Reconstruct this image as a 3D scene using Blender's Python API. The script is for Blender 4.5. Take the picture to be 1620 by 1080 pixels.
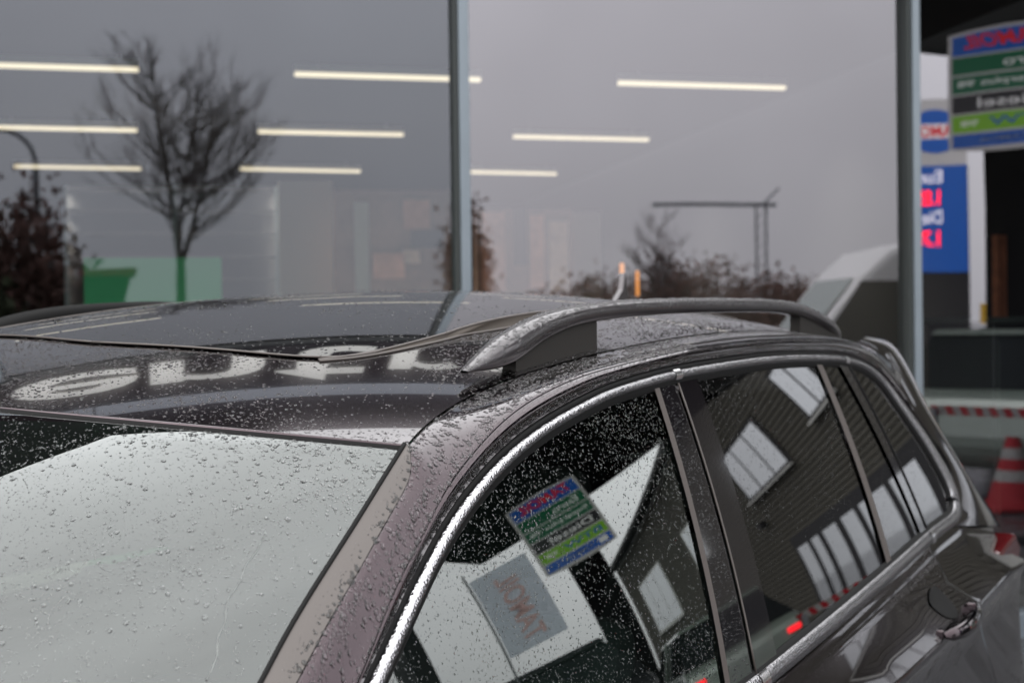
import bpy, bmesh, math, random
import numpy as np
from mathutils import Vector, Matrix

for o in list(bpy.data.objects):
    bpy.data.objects.remove(o, do_unlink=True)
scn = bpy.context.scene
COL = scn.collection
RNG = np.random.default_rng(7)
random.seed(7)
rad = math.radians

# ------------------------------------------------------------------ camera
# world = car frame: the car points to -X, its left side (towards the camera) is -Y
CAM = np.array([-.406, -1.609, 1.612]); YAW, PIT, ROL = np.radians([58.88, -.75, .76]); FPX = 2250.
FW = np.array([np.sin(YAW) * np.cos(PIT), np.cos(YAW) * np.cos(PIT), np.sin(PIT)])
_r = np.cross(FW, [0, 0, 1]); _r /= np.linalg.norm(_r); _u = np.cross(_r, FW)
CR = np.cos(ROL) * _r - np.sin(ROL) * _u
CU = np.sin(ROL) * _r + np.cos(ROL) * _u
cd = bpy.data.cameras.new('camera'); cam = bpy.data.objects.new('camera', cd); COL.objects.link(cam)
cam.matrix_world = Matrix(((CR[0], CU[0], -FW[0], CAM[0]), (CR[1], CU[1], -FW[1], CAM[1]), (CR[2], CU[2], -FW[2], CAM[2]), (0, 0, 0, 1)))
cd.sensor_width = 36; cd.lens = 50; cd.clip_start = .05; cd.clip_end = 2000
cd.dof.use_dof = True; cd.dof.focus_distance = 1.78; cd.dof.aperture_fstop = 5.6; cd.dof.aperture_blades = 7
scn.camera = cam

# ------------------------------------------------------------------ sky, sun, exposure
SUN_EL, SUN_AZ = rad(48), rad(285)       # behind thick cloud
w = bpy.data.worlds.new('World'); scn.world = w; w.use_nodes = True
nt = w.node_tree; N = nt.nodes; L = nt.links; N.clear()
out = N.new('ShaderNodeOutputWorld'); bg = N.new('ShaderNodeBackground'); L.new(bg.outputs[0], out.inputs[0])
sky = N.new('ShaderNodeTexSky'); sky.sky_type = 'NISHITA'; sky.sun_disc = False
sky.sun_elevation = SUN_EL; sky.sun_rotation = SUN_AZ; sky.dust_density = 6; sky.air_density = 1.5
hs = N.new('ShaderNodeHueSaturation'); hs.inputs['Saturation'].default_value = .12; hs.inputs['Value'].default_value = .05
L.new(sky.outputs[0], hs.inputs['Color'])
tc = N.new('ShaderNodeTexCoord'); sep = N.new('ShaderNodeSeparateXYZ'); L.new(tc.outputs['Generated'], sep.inputs[0])
rmp = N.new('ShaderNodeValToRGB'); L.new(sep.outputs['Z'], rmp.inputs[0])
e = rmp.color_ramp.elements
e[0].position = 0; e[0].color = (.66, .66, .68, 1)
e[1].position = 1; e[1].color = (1.55, 1.56, 1.57, 1)
e2 = rmp.color_ramp.elements.new(.22); e2.color = (1.02, 1.015, 1.05, 1)
ns = N.new('ShaderNodeTexNoise'); ns.inputs['Scale'].default_value = 2.3; ns.inputs['Detail'].default_value = 4
L.new(tc.outputs['Generated'], ns.inputs['Vector'])
mr = N.new('ShaderNodeMapRange'); mr.inputs[1].default_value = .3; mr.inputs[2].default_value = .7; mr.inputs[3].default_value = .84; mr.inputs[4].default_value = 1.14
L.new(ns.outputs['Fac'], mr.inputs[0])
ml = N.new('ShaderNodeMix'); ml.data_type = 'RGBA'; ml.blend_type = 'MULTIPLY'; ml.inputs[0].default_value = 1
L.new(rmp.outputs[0], ml.inputs[6]); L.new(mr.outputs[0], ml.inputs[7])
mx = N.new('ShaderNodeMix'); mx.data_type = 'RGBA'; mx.inputs[0].default_value = .82
L.new(hs.outputs[0], mx.inputs[6]); L.new(ml.outputs[2], mx.inputs[7])
L.new(mx.outputs[2], bg.inputs['Color']); bg.inputs['Strength'].default_value = 1.0
sl = bpy.data.lights.new('sun', 'SUN'); sl.energy = .5; sl.angle = rad(40); sl.color = (1, .97, .93)
so = bpy.data.objects.new('sun', sl); COL.objects.link(so)
so.rotation_euler = (rad(90) - SUN_EL, 0, math.pi - SUN_AZ); so.location = (0, 0, 30)
vs = scn.view_settings; vs.view_transform = 'Standard'; vs.look = 'None'; vs.exposure = 1.35; vs.gamma = 1; vs.use_curve_mapping = False
cy = scn.cycles
cy.max_bounces = 10; cy.transparent_max_bounces = 24; cy.transmission_bounces = 8; cy.glossy_bounces = 6; cy.diffuse_bounces = 3
cy.use_denoising = True; cy.use_adaptive_sampling = False; cy.denoising_input_passes = 'RGB_ALBEDO_NORMAL'; cy.denoising_prefilter = 'ACCURATE'; cy.sample_clamp_indirect = 6; cy.caustics_reflective = False; cy.caustics_refractive = False

# ------------------------------------------------------------------ helpers
def ray(u, v):
    d = FW + (u - 810) / FPX * CR - (v - 540) / FPX * CU
    return d / np.linalg.norm(d)

def on_plane(u, v, p, n):
    d = ray(u, v); return CAM + d * (((p - CAM) @ n) / (d @ n))

def link(o, parent=None):
    COL.objects.link(o)
    if parent is not None: o.parent = parent
    return o

def mesh_obj(name, verts, faces, mat, parent=None, smooth=False, normals=None, mat_idx=None):
    me = bpy.data.meshes.new(name)
    me.from_pydata([tuple(map(float, v)) for v in verts], [], [tuple(int(i) for i in f) for f in faces])
    for m in (mat if isinstance(mat, (list, tuple)) else [mat]):
        me.materials.append(M[m] if isinstance(m, str) else m)
    if mat_idx is not None: me.polygons.foreach_set('material_index', mat_idx)
    if smooth: me.polygons.foreach_set('use_smooth', [True] * len(me.polygons))
    if normals is not None:
        me.normals_split_custom_set_from_vertices([tuple(map(float, n)) for n in normals])
    me.update()
    return link(bpy.data.objects.new(name, me), parent)

def empty(name, loc=(0, 0, 0), rz=0.):
    o = bpy.data.objects.new(name, None); o.location = loc; o.rotation_euler = (0, 0, rz); o.empty_display_size = .2
    return link(o)

def tag(o, label=None, cat=None, group=None, kind=None):
    if label: o['label'] = label
    if cat: o['category'] = cat
    if group: o['group'] = group
    if kind: o['kind'] = kind
    return o

class MB:
    def __init__(s): s.v = []; s.f = []
    def add(s, v, f):
        b = len(s.v); s.v += [tuple(p) for p in v]; s.f += [tuple(i + b for i in q) for q in f]; return s
    def box(s, x0, x1, y0, y1, z0, z1):
        v = [(x, y, z) for z in (z0, z1) for y in (y0, y1) for x in (x0, x1)]
        return s.add(v, [(0, 2, 3, 1), (4, 5, 7, 6), (0, 1, 5, 4), (2, 6, 7, 3), (0, 4, 6, 2), (1, 3, 7, 5)])
    def obox(s, o, a, b, c):     # origin corner + three edge vectors
        o, a, b, c = map(np.asarray, (o, a, b, c))
        v = [o, o + a, o + b, o + a + b, o + c, o + a + c, o + b + c, o + a + b + c]
        return s.add(v, [(0, 2, 3, 1), (4, 5, 7, 6), (0, 1, 5, 4), (2, 6, 7, 3), (0, 4, 6, 2), (1, 3, 7, 5)])
    def tube(s, pts, r, n=6, cap=True):
        pts = [np.asarray(p, float) for p in pts]; k = len(pts)
        rs = r if hasattr(r, '__len__') else [r] * k
        rings = []
        for i, p in enumerate(pts):
            t = pts[min(i + 1, k - 1)] - pts[max(i - 1, 0)]; t = t / (np.linalg.norm(t) + 1e-9)
            a = np.cross(t, [0, 0, 1.]); 
            if np.linalg.norm(a) < .05: a = np.cross(t, [1., 0, 0])
            a /= np.linalg.norm(a); b = np.cross(t, a)
            rings.append([p + rs[i] * (math.cos(q) * a + math.sin(q) * b) for q in np.arange(n) * 2 * math.pi / n])
        v = [q for rg in rings for q in rg]; f = []
        for i in range(k - 1):
            for j in range(n):
                f.append((i * n + j, i * n + (j + 1) % n, (i + 1) * n + (j + 1) % n, (i + 1) * n + j))
        if cap: f.append(tuple(range(n))[::-1]); f.append(tuple((k - 1) * n + j for j in range(n)))
        return s.add(v, f)
    def prism(s, poly, o, a, b, h):   # poly (p,q) in plane o + p a + q b, extruded by vector h
        o, a, b, h = map(np.asarray, (o, a, b, h)); n = len(poly)
        v = [o + p * a + q * b for p, q in poly] + [o + p * a + q * b + h for p, q in poly]
        f = [tuple(range(n))[::-1], tuple(range(n, 2 * n))] + [(i, (i + 1) % n, n + (i + 1) % n, n + i) for i in range(n)]
        return s.add(v, f)
    def build(s, name, mat, parent=None, smooth=False, bevel=0):
        o = mesh_obj(name, s.v, s.f, mat, parent, smooth)
        if bevel:
            m = o.modifiers.new('bevel', 'BEVEL'); m.width = bevel; m.segments = 2; m.limit_method = 'ANGLE'; m.harden_normals = False
        return o

def crom(pts, n):
    """Catmull-Rom through pts, resampled to n points evenly by length."""
    P = np.asarray(pts, float)
    Q = np.vstack([2 * P[0] - P[1], P, 2 * P[-1] - P[-2]]); o = []
    for i in range(1, len(Q) - 2):
        for t in np.linspace(0, 1, 14, endpoint=False):
            a, b, c, d = Q[i - 1:i + 3]
            o.append(.5 * (2 * b + (c - a) * t + (2 * a - 5 * b + 4 * c - d) * t ** 2 + (3 * b - a - 3 * c + d) * t ** 3))
    o.append(Q[-2]); o = np.array(o)
    return resample(o, n)

def resample(o, n):
    o = np.asarray(o, float)
    s = np.r_[0, np.cumsum(np.linalg.norm(np.diff(o, axis=0), axis=1))]
    t = np.linspace(0, s[-1], n)
    return np.stack([np.interp(t, s, o[:, k]) for k in range(o.shape[1])], 1)

def smooth_line(P, it=3):
    P = np.array(P, float)
    for _ in range(it):
        P[1:-1] = .25 * P[:-2] + .5 * P[1:-1] + .25 * P[2:]
    return P

def loft(name, curves, mat, parent, flip=False):
    A = np.array(curves); k, n = A.shape[:2]; f = []
    for i in range(k - 1):
        for j in range(n - 1):
            q = (i * n + j, i * n + j + 1, (i + 1) * n + j + 1, (i + 1) * n + j)
            f.append(q[::-1] if flip else q)
    return mesh_obj(name, A.reshape(-1, 3), f, mat, parent, True)

def text_obj(name, s, mat, size_w, size_h, origin, ax, up, depth, parent, shear=0., bold=0.):
    """flat lettering turned into a mesh that fills size_w x size_h, lower-left corner at origin"""
    cu = bpy.data.curves.new(name, 'FONT'); cu.body = s; cu.size = 1; cu.shear = shear; cu.offset = bold; cu.resolution_u = 4
    tmp = bpy.data.objects.new('t', cu); COL.objects.link(tmp)
    bpy.context.view_layer.update()
    me = bpy.data.meshes.new_from_object(tmp.evaluated_get(bpy.context.evaluated_depsgraph_get()))
    bpy.data.objects.remove(tmp); bpy.data.curves.remove(cu)
    V = np.array([v.co[:] for v in me.vertices]); F = [tuple(p.vertices) for p in me.polygons]
    bpy.data.meshes.remove(me)
    lo, hi = V.min(0), V.max(0); P = (V - lo) / np.maximum(hi - lo, 1e-6)
    origin, ax, up = map(np.asarray, (origin, ax, up)); nrm = np.cross(ax, up)
    W = origin + P[:, :1] * size_w * ax + P[:, 1:2] * size_h * up
    if depth > 0:
        bm = bmesh.new(); vv = [bm.verts.new(p) for p in W + nrm * depth]
        for f in F:
            try: bm.faces.new([vv[i] for i in f])
            except ValueError: pass
        bound = [ed for ed in bm.edges if len(ed.link_faces) == 1]
        r = bmesh.ops.extrude_edge_only(bm, edges=bound)
        bmesh.ops.translate(bm, verts=[g for g in r['geom'] if isinstance(g, bmesh.types.BMVert)], vec=Vector(-nrm * depth))
        m2 = bpy.data.meshes.new(name); bm.to_mesh(m2); bm.free(); m2.materials.append(M[mat])
        return link(bpy.data.objects.new(name, m2), parent)
    return mesh_obj(name, W, F, mat, parent)

# ------------------------------------------------------------------ materials
M = {}
def base_mat(name):
    m = bpy.data.materials.new(name); m.use_nodes = True; M[name] = m
    return m, m.node_tree.nodes, m.node_tree.links, m.node_tree.nodes['Principled BSDF']

def pmat(name, col, rough=.5, metal=0., coat=0., coat_rough=.03, noise=0., nscale=8., bump=0., bscale=200., spec=.5, em=None, ems=0., rnoise=0.):
    m, n, l, b = base_mat(name)
    b.inputs['Base Color'].default_value = (*col, 1); b.inputs['Roughness'].default_value = rough; b.inputs['Metallic'].default_value = metal
    b.inputs['Coat Weight'].default_value = coat; b.inputs['Coat Roughness'].default_value = coat_rough
    b.inputs['Specular IOR Level'].default_value = spec
    t = n.new('ShaderNodeTexCoord')
    if noise or rnoise:
        x = n.new('ShaderNodeTexNoise'); x.inputs['Scale'].default_value = nscale; x.inputs['Detail'].default_value = 6; x.inputs['Roughness'].default_value = .6
        l.new(t.outputs['Object'], x.inputs['Vector'])
        if noise:
            r = n.new('ShaderNodeValToRGB'); l.new(x.outputs['Fac'], r.inputs[0])
            c = np.array(col)
            r.color_ramp.elements[0].position = .3; r.color_ramp.elements[0].color = (*(c * (1 - noise)), 1)
            r.color_ramp.elements[1].position = .7; r.color_ramp.elements[1].color = (*np.minimum(c * (1 + noise), 1), 1)
            l.new(r.outputs[0], b.inputs['Base Color'])
        if rnoise:
            mm = n.new('ShaderNodeMapRange'); l.new(x.outputs['Fac'], mm.inputs[0]); mm.inputs[1].default_value = .35; mm.inputs[2].default_value = .65
            mm.inputs[3].default_value = max(rough - rnoise, .02); mm.inputs[4].default_value = rough + rnoise
            l.new(mm.outputs[0], b.inputs['Roughness'])
    if bump:
        x = n.new('ShaderNodeTexNoise'); x.inputs['Scale'].default_value = bscale; x.inputs['Detail'].default_value = 3
        l.new(t.outputs['Object'], x.inputs['Vector'])
        bp = n.new('ShaderNodeBump'); bp.inputs['Strength'].default_value = bump; bp.inputs['Distance'].default_value = .002
        l.new(x.outputs['Fac'], bp.inputs['Height']); l.new(bp.outputs[0], b.inputs['Normal'])
    if em is not None:
        b.inputs['Emission Color'].default_value = (*em, 1); b.inputs['Emission Strength'].default_value = ems
    return m

def glassmat(name, tint, faces, ior=1.5, gtint=(1, 1, 1), wobble=0., wscale=3.):
    """a thin pane: Fresnel reflection of `faces` air/glass surfaces over tinted clear transmission"""
    m, n, l, b = base_mat(name); n.remove(b); o = n['Material Output']
    tr = n.new('ShaderNodeBsdfTransparent'); tr.inputs[0].default_value = (*tint, 1)
    gl = n.new('ShaderNodeBsdfGlossy'); gl.inputs['Color'].default_value = (*gtint, 1); gl.inputs['Roughness'].default_value = 0
    g = n.new('ShaderNodeNewGeometry'); mi = n.new('ShaderNodeMix'); l.new(g.outputs['Backfacing'], mi.inputs[0])
    mi.inputs[2].default_value = ior; mi.inputs[3].default_value = 1 / ior
    fr = n.new('ShaderNodeFresnel'); l.new(mi.outputs[0], fr.inputs['IOR'])
    a = n.new('ShaderNodeMath'); a.operation = 'MULTIPLY_ADD'; l.new(fr.outputs[0], a.inputs[0]); a.inputs[1].default_value = faces - 1; a.inputs[2].default_value = 1
    c = n.new('ShaderNodeMath'); c.operation = 'MULTIPLY'; l.new(fr.outputs[0], c.inputs[0]); c.inputs[1].default_value = faces
    d = n.new('ShaderNodeMath'); d.operation = 'DIVIDE'; l.new(c.outputs[0], d.inputs[0]); l.new(a.outputs[0], d.inputs[1])
    ms = n.new('ShaderNodeMixShader'); l.new(d.outputs[0], ms.inputs[0]); l.new(tr.outputs[0], ms.inputs[1]); l.new(gl.outputs[0], ms.inputs[2])
    l.new(ms.outputs[0], o.inputs['Surface'])
    if wobble:
        t = n.new('ShaderNodeTexCoord'); x = n.new('ShaderNodeTexNoise'); x.inputs['Scale'].default_value = wscale; x.inputs['Detail'].default_value = 1
        l.new(t.outputs['Object'], x.inputs['Vector'])
        bp = n.new('ShaderNodeBump'); bp.inputs['Strength'].default_value = wobble; bp.inputs['Distance'].default_value = .002
        l.new(x.outputs['Fac'], bp.inputs['Height']); l.new(bp.outputs[0], gl.inputs['Normal'])
    return m

m = pmat('paint', (.034, .0205, .0250), .12, 1., 1., .012, noise=.08, nscale=900)
m.node_tree.nodes['Principled BSDF'].inputs['Coat IOR'].default_value = 1.44
pmat('black_gloss', (.008, .007, .008), .08, 0, 1., .02)
pmat('rubber', (.010, .010, .010), .7, spec=.10)
pmat('trim_plastic', (.062, .052, .047), .45, bump=.1, bscale=700)
pmat('seal', (.045, .036, .029), .6, spec=.2)
pmat('rail_metal', (.060, .053, .056), .32, .7, 1., .10)
pmat('rail_foot', (.026, .024, .022), .6, spec=.15)
# bright window trim, covered in fine spray
m, n, l, b = base_mat('chrome'); b.inputs['Base Color'].default_value = (.42, .415, .425, 1); b.inputs['Metallic'].default_value = 1; b.inputs['Roughness'].default_value = .2
t = n.new('ShaderNodeTexCoord'); x = n.new('ShaderNodeTexVoronoi'); x.inputs['Scale'].default_value = 300; l.new(t.outputs['Object'], x.inputs['Vector'])
bp = n.new('ShaderNodeBump'); bp.inputs['Strength'].default_value = .65; bp.inputs['Distance'].default_value = .0012; l.new(x.outputs['Distance'], bp.inputs['Height']); l.new(bp.outputs[0], b.inputs['Normal'])
pmat('chrome_joint', (.85, .84, .84), .2, 1.)
pmat('sunroof', (.010, .010, .011), .0, 0, 0, spec=1.0)
glassmat('windshield', (.19, .25, .22), 2, 1.60, (.965, 1, .985))
glassmat('front_glass', (.46, .60, .54), 2, 1.74, (.95, 1, .97))
glassmat('privacy_glass', (.05, .052, .05), 2, 1.52)
pmat('cabin_dark', (.035, .037, .037), .8, bump=.2, bscale=300, spec=.08)
pmat('cabin_grey', (.30, .30, .29), .8)
pmat('red_lens', (.05, .002, .003), .15, 0, .6)
pmat('red_glow', (.3, .005, .008), .2, em=(1, .02, .03), ems=1.6)
# water
m, n, l, b = base_mat('water'); b.inputs['Base Color'].default_value = (1, 1, 1, 1); b.inputs['Roughness'].default_value = 0; b.inputs['IOR'].default_value = 1.33
b.inputs['Transmission Weight'].default_value = 1
glassmat('shop_glass_left', (.72, .76, .74), 2.5, 1.53, (.92, .96, 1.05), .3, 1.2)
glassmat('shop_glass', (.72, .76, .74), 4, 1.60, (.985, .965, 1.02), .3, 1.2)
pmat('alu', (.17, .20, .225), .38, .35, noise=.08, nscale=3)
pmat('gasket', (.02, .025, .024), .6)
pmat('fascia', (.017, .012, .015), .8, noise=.15, nscale=2, spec=.08)
pmat('gable', (.020, .024, .022), .8, spec=.08, noise=.1, nscale=2)
pmat('white_letter', (.78, .78, .74), .4)
pmat('stripe', (.25, .27, .31), .35, .3)
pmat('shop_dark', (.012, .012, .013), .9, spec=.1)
pmat('shop_floor', (.12, .12, .12), .25, noise=.2, nscale=3)
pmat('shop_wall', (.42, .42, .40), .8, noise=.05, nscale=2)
pmat('shop_panel', (.24, .235, .22), .7)
pmat('stand_in_grey', (.14, .14, .15), .8)
pmat('display_brown', (.26, .17, .135), .6, noise=.25, nscale=3)
pmat('poster_pink', (.62, .32, .24), .5, noise=.4, nscale=2.5)
pmat('poster_skin', (.70, .50, .40), .5, noise=.3, nscale=4)
pmat('green_board', (.02, .34, .12), .5)
pmat('led', (.9, .85, .75), .5, em=(1., .84, .61), ems=.52)
pmat('led_house', (.5, .5, .5), .4)
pmat('wood', (.30, .10, .05), .5, noise=.35, nscale=14)
pmat('cabinet', (.012, .013, .016), .35)
pmat('orange_glow', (.8, .3, .05), .4, em=(1, .36, .08), ems=.42)
pmat('red_cone', (.22, .010, .015), .7, spec=.2)
pmat('white_band', (.20, .20, .195), .7, spec=.2)
pmat('asphalt', (.038, .038, .041), .35, noise=.3, nscale=5, bump=.3, bscale=60, rnoise=.2, spec=.3)
pmat('paver', (.16, .14, .135), .35, noise=.2, nscale=6, rnoise=.15)
pmat('concrete', (.32, .31, .30), .7, noise=.15, nscale=2)
pmat('canopy_dark', (.010, .010, .011), .8, spec=.08)
pmat('canopy_edge', (.03, .03, .033), .6, spec=.15)
pmat('sign_grey', (.42, .41, .40), .35, em=(.42, .41, .40), ems=.40)  # sign colours carry a faint added glow, lifting the boards out of canopy shade
pmat('sign_blue', (.010, .085, .36), .3, em=(.010, .085, .36), ems=.40)
pmat('sign_green', (.005, .105, .045), .3, em=(.005, .105, .045), ems=.40)
pmat('sign_black', (.012, .012, .014), .3, em=(.012, .012, .014), ems=.40)
pmat('sign_lime', (.17, .40, .015), .3, em=(.17, .40, .015), ems=.40)
pmat('sign_red', (.60, .015, .03), .35, em=(.60, .015, .03), ems=.40)
pmat('sign_white', (.72, .72, .70), .35, em=(.72, .72, .70), ems=.40)
pmat('pale_blue', (.52, .57, .64), .6)
pmat('faded_red', (.55, .36, .34), .6)
pmat('led_red', (.6, .0, .01), .4, em=(1, .01, .02), ems=3.0)
pmat('led_white', (.8, .8, .8), .4, em=(1, .95, 1), ems=.8)
pmat('siding', (.058, .055, .046), .7, noise=.08, nscale=3, spec=.08)
pmat('siding_trim', (.40, .40, .38), .6)
pmat('dark_frame', (.02, .02, .022), .6, spec=.15)
m = pmat('house_glass', (.52, .54, .56), .05, .95)
pmat('pale_wall', (.80, .81, .83), .8, noise=.05, nscale=1)
pmat('pale_trim', (.66, .67, .69), .8)
pmat('roof_tile', (.05, .045, .045), .6, noise=.2, nscale=6)
pmat('bark', (.075, .062, .052), .9, noise=.3, nscale=12)
pmat('twig', (.105, .085, .080), .9)
pmat('leaf_brown', (.13, .065, .05), .8, noise=.4, nscale=2)
pmat('leaf_green', (.05, .06, .025), .8, noise=.4, nscale=2)
pmat('galv', (.16, .17, .18), .45, .6)
pmat('van_white', (.62, .62, .62), .4, 0, .3, .1)
pmat('van_glass', (.13, .18, .165), .1, .4)
pmat('car_silver', (.33, .34, .36), .35, .6, .8, .05)
pmat('car_green_grey', (.20, .24, .21), .35, .4, .8, .05)
pmat('car_dark', (.02, .022, .025), .3, .2, .8, .05)
pmat('car_window', (.015, .017, .018), .05)
pmat('tyre', (.02, .02, .02), .8)
pmat('yellow', (.60, .36, .02), .5)
pmat('brick_red', (.20, .035, .035), .7)

# ------------------------------------------------------------------ ground
g = MB(); S_ = 400
g.add([(-S_, -S_, 0), (S_, -S_, 0), (S_, S_, 0), (-S_, S_, 0)], [(0, 1, 2, 3)])
tag(g.build('ground', 'asphalt'), 'wet dark asphalt of the filling station forecourt', 'ground', kind='structure')

# ------------------------------------------------------------------ the shop: facade plane, 6.2 m in front of the camera
FY = YAW - rad(12.1)
FN = np.array([np.sin(FY), np.cos(FY), 0]); FT = np.array([np.cos(FY), -np.sin(FY), 0]); UP = np.array([0, 0, 1.])
F0 = CAM + FN * 6.2; F0[2] = 0
def fp(s, n, z): return F0 + s * FT + n * FN + z * UP
def fpx(u, v, n=0.):                     # pixel of the photo -> (s, z) on a plane n metres behind the glass
    p = on_plane(u, v, F0 + n * FN, FN); return float((p - F0) @ FT), float(p[2])
def fbox(mb, s0, s1, n0, n1, z0, z1):
    return mb.obox(fp(s0, n0, z0), (s1 - s0) * FT, (n1 - n0) * FN, (z1 - z0) * UP)
def fquad(mb, s0, s1, n, z0, z1):
    return mb.add([fp(s0, n, z0), fp(s1, n, z0), fp(s1, n, z1), fp(s0, n, z1)], [(0, 1, 2, 3)])

SM = 3.26; GZ = 3.30
shop = empty('shop_building', tuple(fp(0, 0, 0)))
shop_inv = Matrix.Translation(shop.location).inverted()
def adopt(o, parent, inv):
    o.parent = parent; o.matrix_parent_inverse = inv; return o
MUL = [-5.34, -3.19, -1.05, 1.105, SM]
for i in range(4):
    fquad(mb := MB(), MUL[i], MUL[i + 1], 0, .12, GZ)
    o = adopt(mb.build('glass_pane', 'shop_glass' if i == 3 else 'shop_glass_left'), shop, shop_inv)
for i, s in enumerate(MUL):
    ww = .034 if i < 4 else .03
    o = adopt(fbox(MB(), s - ww + .022, s + ww, -.07, .08, 0, GZ).build('mullion', 'alu', bevel=.004), shop, shop_inv)
    q = fbox(MB(), s - ww, s - ww + .020, -.055, .06, 0, GZ).build('gasket', 'gasket'); q.parent = o
adopt(fbox(MB(), MUL[0] - .03, SM + .03, -.06, .08, 0, .117).build('bottom_rail', 'alu'), shop, shop_inv)
adopt(fbox(MB(), MUL[0] - .03, SM + .03, -.062, .08, GZ - .05, GZ + .02).build('head_rail', 'gasket'), shop, shop_inv)
# slanted pane past the corner
PA = FY - rad(22.); PN = np.array([np.sin(PA), np.cos(PA), 0]); PT = np.array([np.cos(PA), -np.sin(PA), 0])
P0 = fp(SM + .03, 0, 0); PL = 2.0
adopt(MB().add([P0 + .12 * UP, P0 + PL * PT + .12 * UP, P0 + PL * PT + GZ * UP, P0 + GZ * UP], [(0, 1, 2, 3)]).build('glass_pane', 'shop_glass'), shop, shop_inv)
adopt(MB().obox(P0 - .05 * PN, PL * PT, .12 * PN, .117 * UP).build('bottom_rail', 'alu'), shop, shop_inv)
adopt(MB().obox(P0 - .05 * PN + (GZ - .05) * UP, PL * PT, .12 * PN, .07 * UP).build('head_rail', 'gasket'), shop, shop_inv)
adopt(MB().obox(P0 + PL * PT - .05 * PN, .07 * PT, .12 * PN, GZ * UP).build('mullion', 'alu', bevel=.004), shop, shop_inv)
P1 = P0 + (PL + .07) * PT
# fascia band, stripe and parapet over the glass
FTOP = 4.63
def band(name, mat, z0, z1, proud, cuts=()):
    ss = [MUL[0] - 3.0, *cuts, SM + .03]
    for a, b2 in zip(ss[:-1], ss[1:]):
        adopt(fbox(MB(), a + .006, b2 - .006, -proud, .3, z0, z1).build(name, mat), shop, shop_inv)
    adopt(MB().obox(P0 - proud * PN + z0 * UP + .01 * PT, (PL + .07) * PT, (proud + .3) * PN, (z1 - z0) * UP).build(name, mat), shop, shop_inv)
band('fascia_panel', 'fascia', GZ + .023, 3.935, .10, (-4.2, -2.0))
band('fascia_stripe', 'stripe', 3.94, 4.10, .135, (-3.2, -.62))
band('parapet', 'fascia', 4.105, FTOP, .10, (-2.7,))
gp = [(MUL[0] - 3., FTOP + .003), (.42, FTOP + .003), (-.5, 5.76), (-1.22, 6.62), (-2.05, 7.42), (-3.2, 7.9), (MUL[0] - 3., 8.0)]
adopt(MB().prism(gp, fp(0, -.08, 0), FT, UP, FN * 3.).build('raised_gable', 'gable'), shop, shop_inv)
LET = [('c', -1.66, -1.06, 3.345, 3.715), ('e', -1.0, -.38, 3.345, 3.715), ('n', -.33, .24, 3.35, 3.715), ('t', .30, .80, 3.345, 3.86), ('r', .90, 1.28, 3.35, 3.715), ('u', 1.36, 1.93, 3.345, 3.71), ('m', 2.02, 2.92, 3.35, 3.715)]
for ch, a, b2, z0, z1 in LET:
    adopt(text_obj('fascia_letter', ch, 'white_letter', b2 - a, z1 - z0, fp(a, -.103, z0), FT, UP, .05, None, bold=.015), shop, shop_inv)
# room behind the glass
DEP = 17.
SL = MUL[0] - 3.
fl = MB(); fl.add([fp(SL, .1, .02), fp(SM, .1, .02), P1 + .02 * UP + .1 * PN, P1 + .02 * UP + DEP * FN, fp(SL, DEP, .02)], [(0, 1, 2, 3, 4)])
adopt(fl.build('shop_floor', 'shop_floor'), shop, shop_inv)
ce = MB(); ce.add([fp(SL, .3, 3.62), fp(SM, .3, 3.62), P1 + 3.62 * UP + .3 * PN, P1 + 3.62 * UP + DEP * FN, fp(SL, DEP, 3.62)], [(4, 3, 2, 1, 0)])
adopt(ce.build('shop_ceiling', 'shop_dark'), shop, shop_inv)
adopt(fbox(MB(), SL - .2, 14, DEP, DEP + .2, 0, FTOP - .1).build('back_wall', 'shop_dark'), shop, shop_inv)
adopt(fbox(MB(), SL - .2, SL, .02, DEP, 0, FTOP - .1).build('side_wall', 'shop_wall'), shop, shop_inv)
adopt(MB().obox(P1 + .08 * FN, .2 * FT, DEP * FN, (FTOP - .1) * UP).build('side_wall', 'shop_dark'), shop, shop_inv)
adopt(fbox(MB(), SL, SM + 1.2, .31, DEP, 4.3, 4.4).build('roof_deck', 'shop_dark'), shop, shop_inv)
adopt(fbox(MB(), SL, MUL[0] - .03, -.05, .25, 0, GZ + .02).build('front_wall', 'shop_wall'), shop, shop_inv)
tag(shop, 'glass fronted shop with grey mullions and white letters on a dark fascia', 'shop')

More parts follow.
